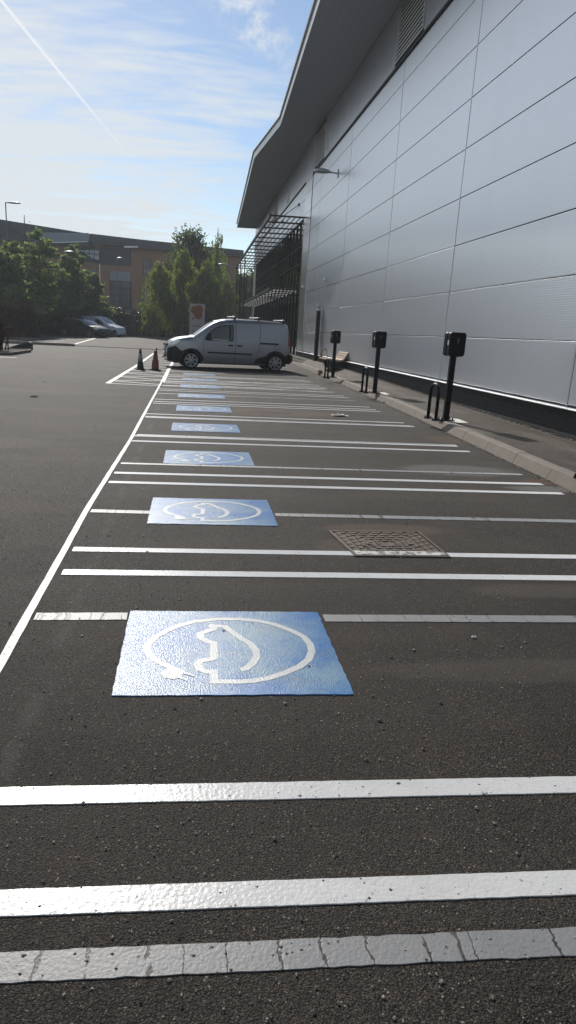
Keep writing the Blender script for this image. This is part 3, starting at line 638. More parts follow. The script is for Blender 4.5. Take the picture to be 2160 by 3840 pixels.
# ------------------------------------------------------------------ traffic cones
def cone(kind):
    e=empty('traffic_cone')
    def r(z): return .118-.088*z/.66
    if kind=='band':
        m=MB(); m.lathe([(.125,.03),(r(.06),.06),(r(.25),.25)],0,0,24); m.build('lower_sleeve',M['cone_dark'],e,smooth=True)
        m=MB(); m.lathe([(r(.25),.251),(r(.50),.50)],0,0,24); m.build('reflective_band',M['cone_band'],e,smooth=True)
        m=MB(); m.lathe([(r(.50),.501),(r(.655),.655),(.022,.66)],0,0,24); m.build('tip',M['cone'],e,smooth=True)
    else:
        m=MB(); m.lathe([(.125,.03),(.118,.06),(.112,.15),(.107,.29),(.088,.32),(.05,.60),(.036,.615)],0,0,20); m.build('body',M['cone'],e,smooth=True)
        m=MB(); m.tube([(.03,0,.60),(.045,0,.64),(.05,.0,.655)],.012,6); m.box(.03,.075,-.012,.012,.645,.69); m.build('torn_tip',M['cone_dark'],e)
    m=MB(); m.prism([(p[0],p[1]) for p in rrect(.34,.34,.06)],'z',0,.028); 
    for a in range(4): q=R(45+90*a); m.box(math.cos(q)*.17-.03,math.cos(q)*.17+.03,math.sin(q)*.17-.03,math.sin(q)*.17+.03,0,.022)
    m.build('base',M['cone_dark'],e,bevel=.004); return e
c1=cone('band'); c1.location=(-1.60,22.77,.004); c1.rotation_euler=(0,0,.3); tag(c1,'dark traffic cone with grey reflective band on the hatched lines','traffic cone')
c2=cone('plain'); c2.location=(-1.13,22.80,.004); c2.rotation_euler=(0,R(1.5),.9); tag(c2,'plain dull red traffic cone with torn tip in front of the van','traffic cone')
m=MB(); 
def flat(x,y,s,seed):
    r=random.Random(seed); pts=[(x+s*math.cos(a)*r.uniform(.4,1)*1.6,y+s*math.sin(a)*r.uniform(.4,1)) for a in [k*math.pi/5 for k in range(10)]]
    m.add([(px,py,.012+r.uniform(0,.03)) for px,py in pts],[tuple(range(10))])
flat(-1.36,22.75,.10,2); tag(m.build('rubber_scrap',M['cone_dark'],fix=False),'flattened dark rubber scrap between the two traffic cones','litter')

# ------------------------------------------------------------------ vehicles
class Car:
    def __init__(s,L,W,top,sill,wheels,R_arch,belt,tum=.14,zc=.30,round_=.16,pl=.16,plp=5):
        s.L,s.W,s.top,s.sill,s.wh,s.Ra,s.belt,s.tum,s.zc,s.rr,s.pl,s.plp=L,W,top,sill,wheels,R_arch,belt,tum,zc,round_,pl,plp
        s.zmax=max(p[1] for p in top)
    def zt(s,x): return float(np.interp(x,[p[0] for p in s.top],[p[1] for p in s.top]))
    def zb(s,x):
        z=float(np.interp(x,[p[0] for p in s.sill],[p[1] for p in s.sill]))
        for w in s.wh:
            d=abs(x-w)
            if d<s.Ra: z=max(z,s.zc+math.sqrt(s.Ra**2-d*d))
        return min(z,s.zt(x)-.03)
    def hw(s,x,z):
        u=abs(x-s.L/2)/(s.L/2); p=1-s.pl*u**s.plp
        t=1-s.tum*max(0,(z-s.belt)/(s.zmax-s.belt))**1.25
        b=1-.045*max(0,(.45-z)/.45)
        q=1-.03*((z-.62)/.62)**2 if z<s.belt else .985
        return s.W/2*p*t*b*q
    def body(s,mat,parent,name='body'):
        xs_=sorted(set(list(np.round(np.linspace(0,s.L,120),4))+[w+sg*s.Ra for w in s.wh for sg in (-.999,.999)])); nz=16; nt=8
        rows=[]
        for x in xs_:
            zb,zt=s.zb(x),s.zt(x); rr=min(s.rr,(zt-zb)*.6); row=[]
            zs=[zb+(zt-rr-zb)*k/nz for k in range(nz+1)]
            side=[(s.hw(x,z),z) for z in zs]; w0=s.hw(x,zt-rr)
            for k in range(1,6):
                a=math.pi/2*k/5; side.append((w0-rr*.9*(1-math.cos(a)),zt-rr+rr*math.sin(a)))
            wt=side[-1][0]
            for k in range(1,nt+1): q=k/nt; side.append((wt*(1-q),zt+.03*(1-(1-q)**2)*min(1,(zt-.5)))) 
            row=[(-w,z) for w,z in side]+[(w,z) for w,z in side[-2::-1]]; rows.append([(x,w,z) for w,z in row])
        n=len(rows[0]); m=MB(); m.v=[p for r_ in rows for p in r_]
        for i in range(len(rows)-1):
            for j in range(n-1): a=i*n+j; m.f.append((a,a+1,a+n+1,a+n)); m.m.append(0)
        m.f+=[tuple(range(n)),tuple(range((len(rows)-1)*n,len(rows)*n))]; m.m+=[0,0]
        s.rows=rows; o=m.build(name,mat,parent,smooth=True)
        u=MB(); u.box(.25,s.L-.2,-s.W/2*.78,s.W/2*.78,.18,.62); u.build('underbody',M['trim'],parent)
        return o
    def patch(s,name,poly,mat,parent,off=.006,sides=(-1,1),rings=5,th=.01):
        """outline in (x,z) laid on the side of the body"""
        out=None
        for sd in sides:
            cx=sum(p[0] for p in poly)/len(poly); cz=sum(p[1] for p in poly)/len(poly); vs=[];fs=[]
            P=[]
            for i,p in enumerate(poly):
                q=poly[(i+1)%len(poly)]; n=max(1,int(math.hypot(q[0]-p[0],q[1]-p[1])/.08))
                P+=[(p[0]+(q[0]-p[0])*k/n,p[1]+(q[1]-p[1])*k/n) for k in range(n)]
            n=len(P)
            vs+=[(x,sd*(s.hw(x,z)-th),z) for x,z in P]
            for r_ in range(rings):
                f=1-r_/rings; vs+= [(cx+(x-cx)*f,sd*(s.hw(cx+(x-cx)*f,cz+(z-cz)*f)+off),cz+(z-cz)*f) for x,z in P]
            vs.append((cx,sd*(s.hw(cx,cz)+off),cz))
            for r_ in range(rings):
                fs+=[(r_*n+k,r_*n+(k+1)%n,(r_+1)*n+(k+1)%n,(r_+1)*n+k) for k in range(n)]
            fs+=[(rings*n+k,rings*n+(k+1)%n,(rings+1)*n) for k in range(n)]
            m=MB(); m.add(vs,fs); out=m.build(name,mat,parent)
        return out
    def strip(s,name,pts,w,mat,parent,off=.004,sides=(-1,1)):
        P=[]
        for a,b in zip(pts[:-1],pts[1:]):
            n=max(1,int(math.hypot(b[0]-a[0],b[1]-a[1])/.06)); P+=[(a[0]+(b[0]-a[0])*k/n,a[1]+(b[1]-a[1])*k/n) for k in range(n)]
        P.append(pts[-1])
        for sd in sides:
            vs=[]; m=MB()
            for i,p in enumerate(P):
                a,b=P[max(0,i-1)],P[min(len(P)-1,i+1)]; d=math.hypot(b[0]-a[0],b[1]-a[1]); nx_,nz_=-(b[1]-a[1])/d*w/2,(b[0]-a[0])/d*w/2
                for q in (-1,1):
                    x,z=p[0]+nx_*q,p[1]+nz_*q; vs.append((x,sd*(s.hw(x,z)+off),z))
            m.add(vs,[(2*i,2*i+1,2*i+3,2*i+2) for i in range(len(P)-1)]); m.build(name,mat,parent)
    def glass_top(s,name,x0,x1,inset,mat,parent,off=.008):
        """windscreen / rear glass laid over the sloping top"""
        m=MB(); nx_,ny_=10,8; vs=[]
        for i in range(nx_+1):
            x=x0+(x1-x0)*i/nx_; z=s.zt(x); w=(s.hw(x,z-s.rr)-s.rr*.9)+s.rr*.55-inset
            dz=(s.zt(x+.02)-s.zt(x-.02))/.04; nl=math.hypot(1,dz)
            for j in range(ny_+1):
                q=-1+2*j/ny_; zz=z+.03*(1-q*q)*.95 - (.05*abs(q)**6)
                vs.append((x-dz/nl*off,w*q,zz+off/nl))
        m.add(vs,[(i*(ny_+1)+j,i*(ny_+1)+j+1,(i+1)*(ny_+1)+j+1,(i+1)*(ny_+1)+j) for i in range(nx_) for j in range(ny_)])
        return m.build(name,mat,parent,smooth=True,fix=False)
    def wheel(s,x,r,sd,parent,spokes=14,double=True):
        e=MB(); yo=s.W/2*.955*sd; w=.20; prof=[(r-.07,0),(r-.02,-.004),(r,.03),(r,w-.03),(r-.02,w),(r-.09,w)]
        n=32; vs=[];fs=[]
        for rr_,d in prof:
            for k in range(n): a=2*math.pi*k/n; vs.append((x+rr_*math.cos(a),yo-sd*d,s.zr+rr_*math.sin(a)))
        for i in range(len(prof)-1):
            for k in range(n): fs.append((i*n+k,i*n+(k+1)%n,(i+1)*n+(k+1)%n,(i+1)*n+k))
        fs.append(tuple(range((len(prof)-1)*n,len(prof)*n))); e.add(vs,fs)
        wt=empty('wheel'); wt.parent=parent; e.build('tyre',M['rubber'],wt)
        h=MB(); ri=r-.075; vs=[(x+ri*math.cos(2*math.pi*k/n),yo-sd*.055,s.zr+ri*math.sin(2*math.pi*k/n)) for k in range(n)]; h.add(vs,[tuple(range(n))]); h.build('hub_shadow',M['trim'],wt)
        q=MB()
        for k in range(spokes):
            a=2*math.pi*(k//2*2+ (.62 if k%2 else .0))/spokes if double else 2*math.pi*k/spokes; sw=.013 if double else .03
            ca,sa=math.cos(a),math.sin(a); vs=[]
            for (rad,dy,ww) in ((.035,.012,sw*.9),(ri*.99,.022,sw*1.2)):
                for sg in (-1,1):
                    for dd in (0,.03): vs.append((x+ca*rad-sa*ww*sg,yo-sd*(dy+dd),s.zr+sa*rad+ca*ww*sg))
            q.add(vs,[(0,2,6,4),(1,3,7,5),(0,1,5,4),(2,3,7,6),(4,5,7,6)])
        vs=[]
        for rad,dy in ((ri+.004,.0),(ri+.004,-.006),(ri-.016,-.004),(ri-.018,.02)):
            vs+=[(x+rad*math.cos(2*math.pi*k/n),yo-sd*dy,s.zr+rad*math.sin(2*math.pi*k/n)) for k in range(n)]
        q.add(vs,[(i*n+k,i*n+(k+1)%n,(i+1)*n+(k+1)%n,(i+1)*n+k) for i in range(3) for k in range(n)])
        q.add([(x+.045*math.cos(2*math.pi*k/10),yo-sd*.004,s.zr+.045*math.sin(2*math.pi*k/10)) for k in range(10)],[tuple(range(10))]); q.build('rim',M['rim'],wt)
def arc(cx,cz,r,a0,a1,n=14): return [(cx+r*math.cos(R(a0+(a1-a0)*k/n)),cz+r*math.sin(R(a0+(a1-a0)*k/n))) for k in range(n+1)]

# silver panel van (x = 0 at the nose)
k=Car(4.6,1.80,[(0,.62),(.02,.74),(.08,.86),(.2,.955),(.43,1.06),(.70,1.11),(.94,1.14),(1.20,1.335),(1.51,1.56),(1.66,1.65),(1.80,1.71),(2.1,1.775),(2.45,1.80),(3.3,1.80),(4.1,1.775),(4.34,1.74),(4.44,1.66),(4.49,1.45),(4.54,1.1),(4.56,.7),(4.6,.5)],
      [(0,.26),(.05,.22),(.53,.18),(1.3,.20),(3.4,.21),(4.3,.24),(4.6,.33)],(.86,3.97),.375,1.02,tum=.13,zc=.29,round_=.17,pl=.27,plp=5); k.zr=.30
van=empty('silver_van',(0,0,0),0,'silver panel van with black bumpers and three roof bars parked across the far bays','van')
k.body(M['silver'],van)
for w in (.86,3.97):
    for sd in (-1,1): k.wheel(w,.305,sd,van)
fwp=[(1.36,1.035),(1.37,1.10),(1.44,1.22),(1.56,1.36),(1.72,1.475),(1.90,1.54),(2.10,1.575),(2.34,1.585),(2.36,1.55),(2.35,1.05),(2.33,1.035)]
k.patch('side_window',fwp,M['cglass'],van,.008)
k.strip('window_seal',fwp+[fwp[0],fwp[1]],.035,M['trim'],van,.010)
k.strip('window_seal',[(2.24,1.05),(2.25,1.57)],.05,M['trim'],van,.012)
k.strip('window_chrome',[(1.62,1.055),(2.2,1.052)],.016,M['alu'],van,.016)
k.glass_top('windscreen',.99,1.74,.05,M['cglass'],van)
for nm,pt,w_ in (('door_gap',[(1.30,1.10),(1.28,.90),(1.30,.50),(1.36,.24)],.012),('door_gap',[(2.455,1.71),(2.455,1.1),(2.44,.25)],.012),('door_gap',[(3.30,1.70),(3.36,1.60),(3.35,1.05),(3.33,.80),(3.24,.50),(3.20,.26)],.012),('door_gap',[(1.30,1.10),(1.42,1.36),(1.68,1.60),(2.0,1.68),(2.45,1.715)],.009),('door_gap',[(4.43,1.62),(4.47,.80)],.012)):
    k.strip(nm,pt,w_,M['trim'],van,.003)
k.strip('door_gap',[(1.33,.235),(3.2,.24)],.012,M['trim'],van,.003)
# pressed panels in the blind sides
def rr2(x0,x1,z0,z1,r=.1):
    return [(x0+(x1-x0)/2+p[0],z0+(z1-z0)/2+p[1]) for p in rrect(x1-x0,z1-z0,r,5)]
k.strip('pressed_panel',rr2(2.55,3.25,1.04,1.60)+rr2(2.55,3.25,1.04,1.60)[:2],.02,carpaint('silver_pressing',(.24,.27,.32)),van,.003)
k.strip('pressed_panel',rr2(3.42,4.38,1.06,1.62)+rr2(3.42,4.38,1.06,1.62)[:2],.014,bpy.data.materials['silver_pressing'],van,.003)
k.strip('fuel_flap',rr2(3.92,4.12,.80,.93,.02)+rr2(3.92,4.12,.80,.93,.02)[:2],.009,M['trim'],van,.003)
k.strip('door_rail',[(3.36,.995),(4.06,.985)],.062,M['trim'],van,.012); k.strip('side_moulding',[(1.43,.60),(3.06,.585)],.055,M['trim'],van,.018)
for a in (2.27,2.60):
    k.patch('door_handle',[(a-.11,.865),(a-.04,.845),(a+.04,.845),(a+.11,.865),(a+.11,.885),(a+.04,.905),(a-.04,.905),(a-.11,.885)],M['trim'],van,.03,rings=2)
fb=[(.005,.30),(.02,.62),(.03,.70),(.14,.73),(.31,.79),(.44,.66),(.56,.60)]+arc(.86,.29,.385,128,178,8)+[(.46,.2),(.25,.21)]
k.patch('front_bumper',fb,M['trim'],van,.012,rings=4)
m=MB(); 
for i in range(9):
    q=-1+2*i/8; 
rows=[]
for z,xo in ((.24,.03),(.34,-.02),(.50,-.035),(.60,-.02),(.70,.03)):
    rows.append([(xo+.10*abs(-1+2*j/10)**3,(-1+2*j/10)*.755,z) for j in range(11)])
m.v=[p for r_ in rows for p in r_]
for i in range(4):
    for j in range(10): a=i*11+j; m.f.append((a,a+1,a+12,a+11)); m.m.append(0)
m.build('front_bumper_face',M['trim'],van,smooth=True)
m=MB(); m.box(-.045,-.02,-.25,.25,.46,.565); m.build('number_plate',M['white'],van)
m=MB(); m.box(.0,.05,-.60,.60,.775,.85); m.build('grille',M['black'],van)
for sd in (-1,1): m=MB(); m.lathe([(.05,.30),(.055,.31),(.055,.36),(.05,.37)],.005,sd*.62,10); m.build('fog_lamp',M['alu'],van)
k.patch('headlight',[(.05,.785),(.055,.84),(.14,.905),(.34,1.0),(.46,1.01),(.44,.94),(.33,.845),(.16,.79)],M['lens'],van,.012)
k.patch('wheel_arch_trim',arc(.86,.29,.44,-2,182,20)+arc(.86,.29,.372,182,-2,20),M['trim'],van,.010,rings=1) if False else None
k.strip('wheel_arch_trim',arc(.86,.29,.405,0,135,18),.06,M['trim'],van,.012)
k.strip('wheel_arch_trim',arc(3.97,.29,.415,5,178,20),.08,M['trim'],van,.012)
k.patch('rear_arch_cladding',[(3.17,.25),(3.20,.36),(3.30,.46),(3.50,.52),(3.64,.55)]+arc(3.97,.29,.38,140,180,5)+[(3.58,.25)],M['trim'],van,.010,rings=2)
k.patch('rear_bumper',[(4.34,.27),(4.33,.45),(4.36,.58),(4.50,.64),(4.585,.62),(4.60,.38),(4.585,.28)],M['trim'],van,.012,rings=2)
k.patch('tail_light',[(4.46,.93),(4.475,1.36),(4.50,1.34),(4.535,1.15),(4.54,.93)],M['red'],van,.012,rings=2)
k.strip('rear_pillar',[(4.485,1.62),(4.50,1.35)],.05,M['trim'],van,.006)
m=MB(); m.box(4.56,4.64,-.78,.78,.34,.62); m.build('rear_bumper_bar',M['trim'],van,bevel=.03)
for sd in (-1,1):
    m=MB(); y=sd*(k.hw(1.5,1.1)+.10); n=12
    m.tube([(1.49,sd*(k.hw(1.5,1.1)-.01),1.09),(1.46,y,1.10)],.03,6)
    pts=rrect(.16,.25,.055,5); vs=[(1.44,y+p[0],1.17+p[1]) for p in pts]+[(1.52,y+p[0]*1.05,1.17+p[1]*1.05) for p in pts]+[(1.40,y+p[0]*.5,1.17+p[1]*.5) for p in pts]; N=len(pts)
    m.add(vs,[tuple(range(N,2*N)),tuple(range(2*N,3*N))]+[(a,(a+1)%N,N+(a+1)%N,N+a) for a in range(N)]+[(a,(a+1)%N,2*N+(a+1)%N,2*N+a) for a in range(N)])
    m.build('wing_mirror',M['trim'],van,smooth=False,bevel=.01)
for x in (2.43,3.30,4.24):
    zr=k.zt(x)+.02; m=MB()
    for sd in (-1,1): m.add([(x-.05,sd*.66,zr-.05),(x+.05,sd*.66,zr-.05),(x+.05,sd*.60,zr-.03),(x-.05,sd*.60,zr-.03),(x-.022,sd*.66,zr+.065),(x+.022,sd*.66,zr+.065),(x+.022,sd*.60,zr+.065),(x-.022,sd*.60,zr+.065)],[(0,1,5,4),(1,2,6,5),(2,3,7,6),(3,0,4,7),(4,5,6,7)])
    bar=m.build('roof_bar',M['black'],van); m=MB(); m.box(x-.035,x+.035,-.72,.72,zr+.066,zr+.092); m.build('crossbar',M['alu'],bar,bevel=.01)
yaw=R(7.5); off=Vector((.86,-.885,0))*.972; rot=Matrix.Rotation(yaw,3,'Z'); van.scale=(.972,.972,.955); p=Vector((.02,24.56,0))-rot@off
van.location=(p.x,p.y,.001); van.rotation_euler=(0,0,yaw)

# dark estate car; built nose at x=0, placed facing right
def estate():
    c=Car(4.45,1.76,[(0,.50),(.03,.66),(.12,.74),(.5,.86),(1.0,.94),(1.12,.97),(1.6,1.24),(1.85,1.36),(2.2,1.42),(3.2,1.42),(3.8,1.38),(4.05,1.32),(4.3,1.05),(4.40,.90),(4.45,.6)],[(0,.24),(.1,.2),(4.3,.24),(4.45,.34)],(.86,3.5),.36,.90,tum=.22,zc=.30,round_=.14,pl=.2,plp=4); c.zr=.305
    e=empty('estate_car'); c.body(M['blackcar'],e)
    for w in (.86,3.5):
        for sd in (-1,1): c.wheel(w,.305,sd,e,5,False)
    c.patch('side_window',[(1.38,.93),(1.62,1.12),(1.86,1.26),(2.15,1.31),(2.36,1.32),(2.36,.93)],M['cglass'],e,.006); c.patch('side_window',[(2.42,.93),(2.42,1.32),(3.2,1.31),(3.22,.94)],M['cglass'],e,.006)
    c.patch('side_window',[(3.28,.95),(3.27,1.30),(3.75,1.25),(3.98,1.05),(3.9,.98)],M['cglass'],e,.006)
    c.strip('roof_trim',[(1.2,1.0),(1.62,1.235),(1.9,1.34),(2.3,1.38),(3.2,1.37),(3.8,1.31)],.03,M['alu'],e,.012)
    c.glass_top('windscreen',1.15,1.84,.06,M['cglass'],e); c.glass_top('rear_window',4.06,4.3,.08,M['cglass'],e)
    c.patch('headlight',[(.06,.60),(.08,.70),(.45,.80),(.50,.76),(.3,.64)],M['lens'],e,.01); c.patch('tail_light',[(4.2,.82),(4.22,1.0),(4.36,.92),(4.40,.82)],M['red'],e,.01)
    for pt in ([(1.34,.9),(1.30,.5),(1.34,.26)],[(2.39,1.32),(2.39,.26)],[(3.25,.93),(3.2,.6),(3.12,.3)]): c.strip('door_gap',pt,.012,M['trim'],e,.002)
    for sd in (-1,1): m=MB(); m.box(1.42,1.52,sd*.93-.09,sd*.93+.09,.93,1.06); m.build('wing_mirror',M['blackcar'],e,bevel=.03)
    return e
def smallvan(mat,wht=True):
    c=Car(4.3,1.78,[(0,.55),(.04,.72),(.15,.83),(.5,.95),(.95,1.05),(1.1,1.12),(1.55,1.45),(1.8,1.60),(2.15,1.70),(2.6,1.74),(3.9,1.72),(4.15,1.68),(4.25,1.5),(4.3,.6)],[(0,.24),(.1,.2),(4.2,.24),(4.3,.34)],(.82,3.45),.37,1.02,tum=.12,zc=.30,round_=.16,pl=.17,plp=4); c.zr=.305
    e=empty('delivery_van'); c.body(mat,e)
    for w in (.82,3.45):
        for sd in (-1,1): c.wheel(w,.305,sd,e,8,False)
    c.patch('side_window',[(1.30,1.02),(1.50,1.24),(1.78,1.43),(2.05,1.48),(2.20,1.48),(2.20,1.02)],M['cglass'],e,.006); c.glass_top('windscreen',1.14,1.78,.06,M['cglass'],e)
    c.patch('headlight',[(.08,.74),(.10,.80),(.40,.94),(.48,.92),(.34,.80)],M['lens'],e,.01); c.patch('front_bumper',[(.01,.28),(.02,.58),(.3,.62),(.46,.5),(.44,.28),(.2,.22)],M['trim'],e,.01)
    c.strip('door_gap',[(1.27,1.0),(1.24,.5),(1.3,.26)],.012,M['trim'],e,.002); c.strip('door_gap',[(2.26,1.6),(2.26,.26)],.012,M['trim'],e,.002)
    c.strip('side_lettering',[(2.6,1.28),(3.9,1.28)],.05,M['panel_grey'],e,.004); c.patch('tail_light',[(4.2,.9),(4.2,1.3),(4.26,1.3),(4.28,.9)],M['red'],e,.01)
    for sd in (-1,1): m=MB(); m.box(1.36,1.46,sd*.95-.1,sd*.95+.1,1.02,1.2); m.build('wing_mirror',M['trim'],e,bevel=.03)
    return e
def put(e,nose,heading):     # heading = direction the nose points, degrees from +x
    e.rotation_euler=(0,0,R(heading+180)); e.location=(nose[0],nose[1],gz(nose[1]))
es=estate(); put(es,(-7.05,59.0),-33); tag(es,'dark estate car with bright roof edge parked nose right in the far left bays','car')
dv=smallvan(M['vanwhite']); put(dv,(-6.15,64.2),-27); tag(dv,'small white van parked behind the dark estate car','van')
bc=smallvan(M['bluecar']); put(bc,(7.6,68),178); tag(bc,'blue vehicle glimpsed between the silver van and the glazed entrance','van')

# ------------------------------------------------------------------ totem sign
sg=empty('totem_sign',(.36,45,gz(45)),R(2),'tall white totem sign with a brown blob emblem behind the silver van','sign')
m=MB(); m.box(-.47,.47,-.07,.07,.0,2.80); m.build('panel',M['sign'],sg,bevel=.01)
m=MB()
for cx,cz,r_,q in ((-.17,2.42,.245,0),(.07,2.45,.28,.0015),(.06,2.16,.265,.003)): m.add([(cx+r_*math.cos(2*math.pi*i/32),-.073-q,cz+r_*math.sin(2*math.pi*i/32)) for i in range(32)],[tuple(range(32))])
m.build('emblem',M['brown'],sg,fix=False)
m=MB()
for z,a,b in ((1.50,-.3,.12),(1.45,-.3,.22),(1.22,-.3,.16),(1.16,-.3,.08),(1.10,-.3,.02)): m.box(a,b,-.074,-.071,z-.012,z+.012)
m.build('small_lettering',M['signtext'],sg)
m=MB(); m.box(-.31,-.22,-.074,-.071,1.84,1.98); m.box(.30,.36,-.074,-.071,1.86,1.90); m.build('red_lettering',M['signred'],sg)

# ------------------------------------------------------------------ street lamps
def lamp(x,y,h,lab,side=1,L=.9,both=False):
    e=empty('street_lamp',(x,y,gz(y)),0,lab,'street lamp','lamp posts in the car park')
    m=MB(); m.tube([(0,0,0),(0,0,1.2),(0,0,h)],[.075,.06,.045],10); m.build('pole',M['galv'],e)
    m=MB(); street_head(m,L,.42); m.xf(Matrix.Rotation(math.pi if side>0 else 0,4,'Z')); 
    m.xf(Matrix.Translation((0,0,h-.03))); m.build('lamp_head',M['lampwhite'],e,smooth=True); return e
lamp(-15.6,64,10.45,'tall street lamp at the left edge above the dark roof',1,1.25)
lamp(-11.3,66,7.05,'street lamp poking out above the larch trees in front of the building',1,.95)
lamp(-8.15,80,7.95,'thin street lamp standing in front of the orange building',1,.7)
lamp(3.45,70,7.1,'street lamp standing among the birches left of the warehouse end',-1,1.0)

# ------------------------------------------------------------------ office building behind the trees
ob=empty('office_building',(0,0,0),0,'orange brick office block with dark slate-coloured overhanging roof behind the trees','building')
BY=95
m=MB(); m.box(-11.8,6,BY,BY+14,0,10.9); m.build('wall',M['orange_wall'],ob)
m=MB(); m.add([(-11.82,BY+.01,0),(-11.82,BY+.01,10.6),(-34,BY-9,10.6),(-34,BY-9,0)],[(0,1,2,3)]); m.add([(-34,BY-9,0),(-34,BY-9,8.9),(-34,BY+14,8.9),(-34,BY+14,0)],[(0,1,2,3)]); m.build('side_wing_wall',M['orange_wall'],ob,fix=False)
m=MB()
def slab(pts,z0,z1): # plan pts with own top heights
    n=len(pts); vs=[(x,y,zb) for x,y,zb,zt in pts]+[(x,y,zt) for x,y,zb,zt in pts]; m.add(vs,[tuple(range(n))[::-1],tuple(range(n,2*n))]+[(i,(i+1)%n,n+(i+1)%n,n+i) for i in range(n)])
slab([(-12.8,BY-1.6,11.05,12.1),(-6.9,BY-1.0,10.8,11.85),(6.5,BY-1.0,10.5,11.3),(6.5,BY+15,10.5,12),(-12.8,BY+15,11,12.6)],0,0)
slab([(-40,BY-14,9.9,13.4),(-12.9,BY-2.2,10.55,12.0),(-12.9,BY+14,11,12.4),(-40,BY+14,11,13.6)],0,0)
m.build('roof',M['slate'],ob)
m=MB(); m.add([(-18.5,BY-5.0,10.3),(-12.75,BY-2.4,11.12),(-12.75,BY-2.4,12.05),(-20,BY-5.6,11.3)],[(0,1,2,3)]); m.build('metal_fascia',M['panel_grey'],ob,fix=False)
m=MB(); m.add([(-19,BY-5.35,10.15),(-12.9,BY-2.6,10.98),(-12.9,BY-2.6,11.08),(-19,BY-5.35,10.27)],[(0,1,2,3)]); m.add([(-8.6,BY-1.25,10.72),(-6.9,BY-1.15,10.85),(-6.9,BY-1.15,11.0),(-8.6,BY-1.25,10.92)],[(0,1,2,3)]); m.build('gutter',M['fascia'],ob,fix=False)
m=MB(); m.add([(-15.2,BY-1.4,8.95),(-11.75,BY-.05,8.75),(-11.75,BY-.05,10.6),(-15.2,BY-1.4,10.4)],[(0,1,2,3)]); m.box(-11.75,-7.85,BY-.06,BY+.0,8.65,10.75); m.build('recessed_glazing',M['slate'],ob,fix=False)
def win(x0,x1,z0,z1,nx_,nz_,mt,y=BY):
    w=MB(); w.box(x0,x1,y-.09,y-.07,z0,z1); f=w.build('window',mt,ob); b=MB(); t_=.05
    for i in range(nx_+1): x=x0+(x1-x0)*i/nx_; b.box(x-t_,x+t_,y-.13,y-.091,z0-.05,z1+.05)
    for i in range(nz_+1): z=z0+(z1-z0)*i/nz_; b.box(x0+.05,x1-.05,y-.128,y-.0915,z-t_,z+t_)
    b.build('frame',M['dark'],f)
win(-10.5,-7.93,2.6,6.75,2,5,M['window']); win(-6.3,-5.35,7.7,9.6,1,2,M['window']); win(-6.45,-5.5,4.15,6.2,1,2,M['window'])
m=MB(); m.box(-10.5,-7.93,BY-.1,BY-.06,6.8,7.95); m.build('spandrel_panel',M['panel_grey'],ob)
m=MB(); m.add([(-14.1,BY-1.05,7.0),(-12.35,BY-.32,7.06),(-12.35,BY-.32,7.9),(-14.1,BY-1.05,7.9)],[(0,1,2,3)]); m.build('spandrel_panel',M['panel_grey'],ob,fix=False)
# panes in a pale colour that paints in the sky's reflection
w=MB(); w.add([(-14.2,BY-1.3,10.12),(-13.6,BY-1.05,9.85),(-12.7,BY-.8,9.3),(-11.85,BY-.4,9.15),(-11.85,BY-.4,10.3),(-13.0,BY-.8,10.25)],[(0,1,2,3,4,5)]); f=w.build('window',M['window_sky_painted'],ob,fix=False)
w=MB()
for x in (-13.55,-12.95,-12.4): y=BY-.45-(-11.85-x)*.38-.06; w.box(x-.03,x+.03,y,y+.03,9.2,10.3)
w.add([(-13.9,BY-1.30,9.85),(-11.85,BY-.48,9.72),(-11.85,BY-.48,9.80),(-13.9,BY-1.30,9.92)],[(0,1,2,3)]); w.build('frame',M['dark'],f,fix=False)
w=MB(); w.add([(-15.1,BY-1.75,9.95),(-14.25,BY-1.4,9.95),(-14.25,BY-1.4,10.25),(-15.1,BY-1.75,10.25)],[(0,1,2,3)]); w.build('window',M['window_sky_painted'],ob,fix=False)
en=MB(); en.box(-7.7,-4.2,86,90,0,3.1); en.box(-7.8,-4.1,85.9,90.1,3.1,3.2); e_=en.build('grey_enclosure',M['greywall']); tag(e_,'low grey flat-topped enclosure at the foot of the orange building','outbuilding')

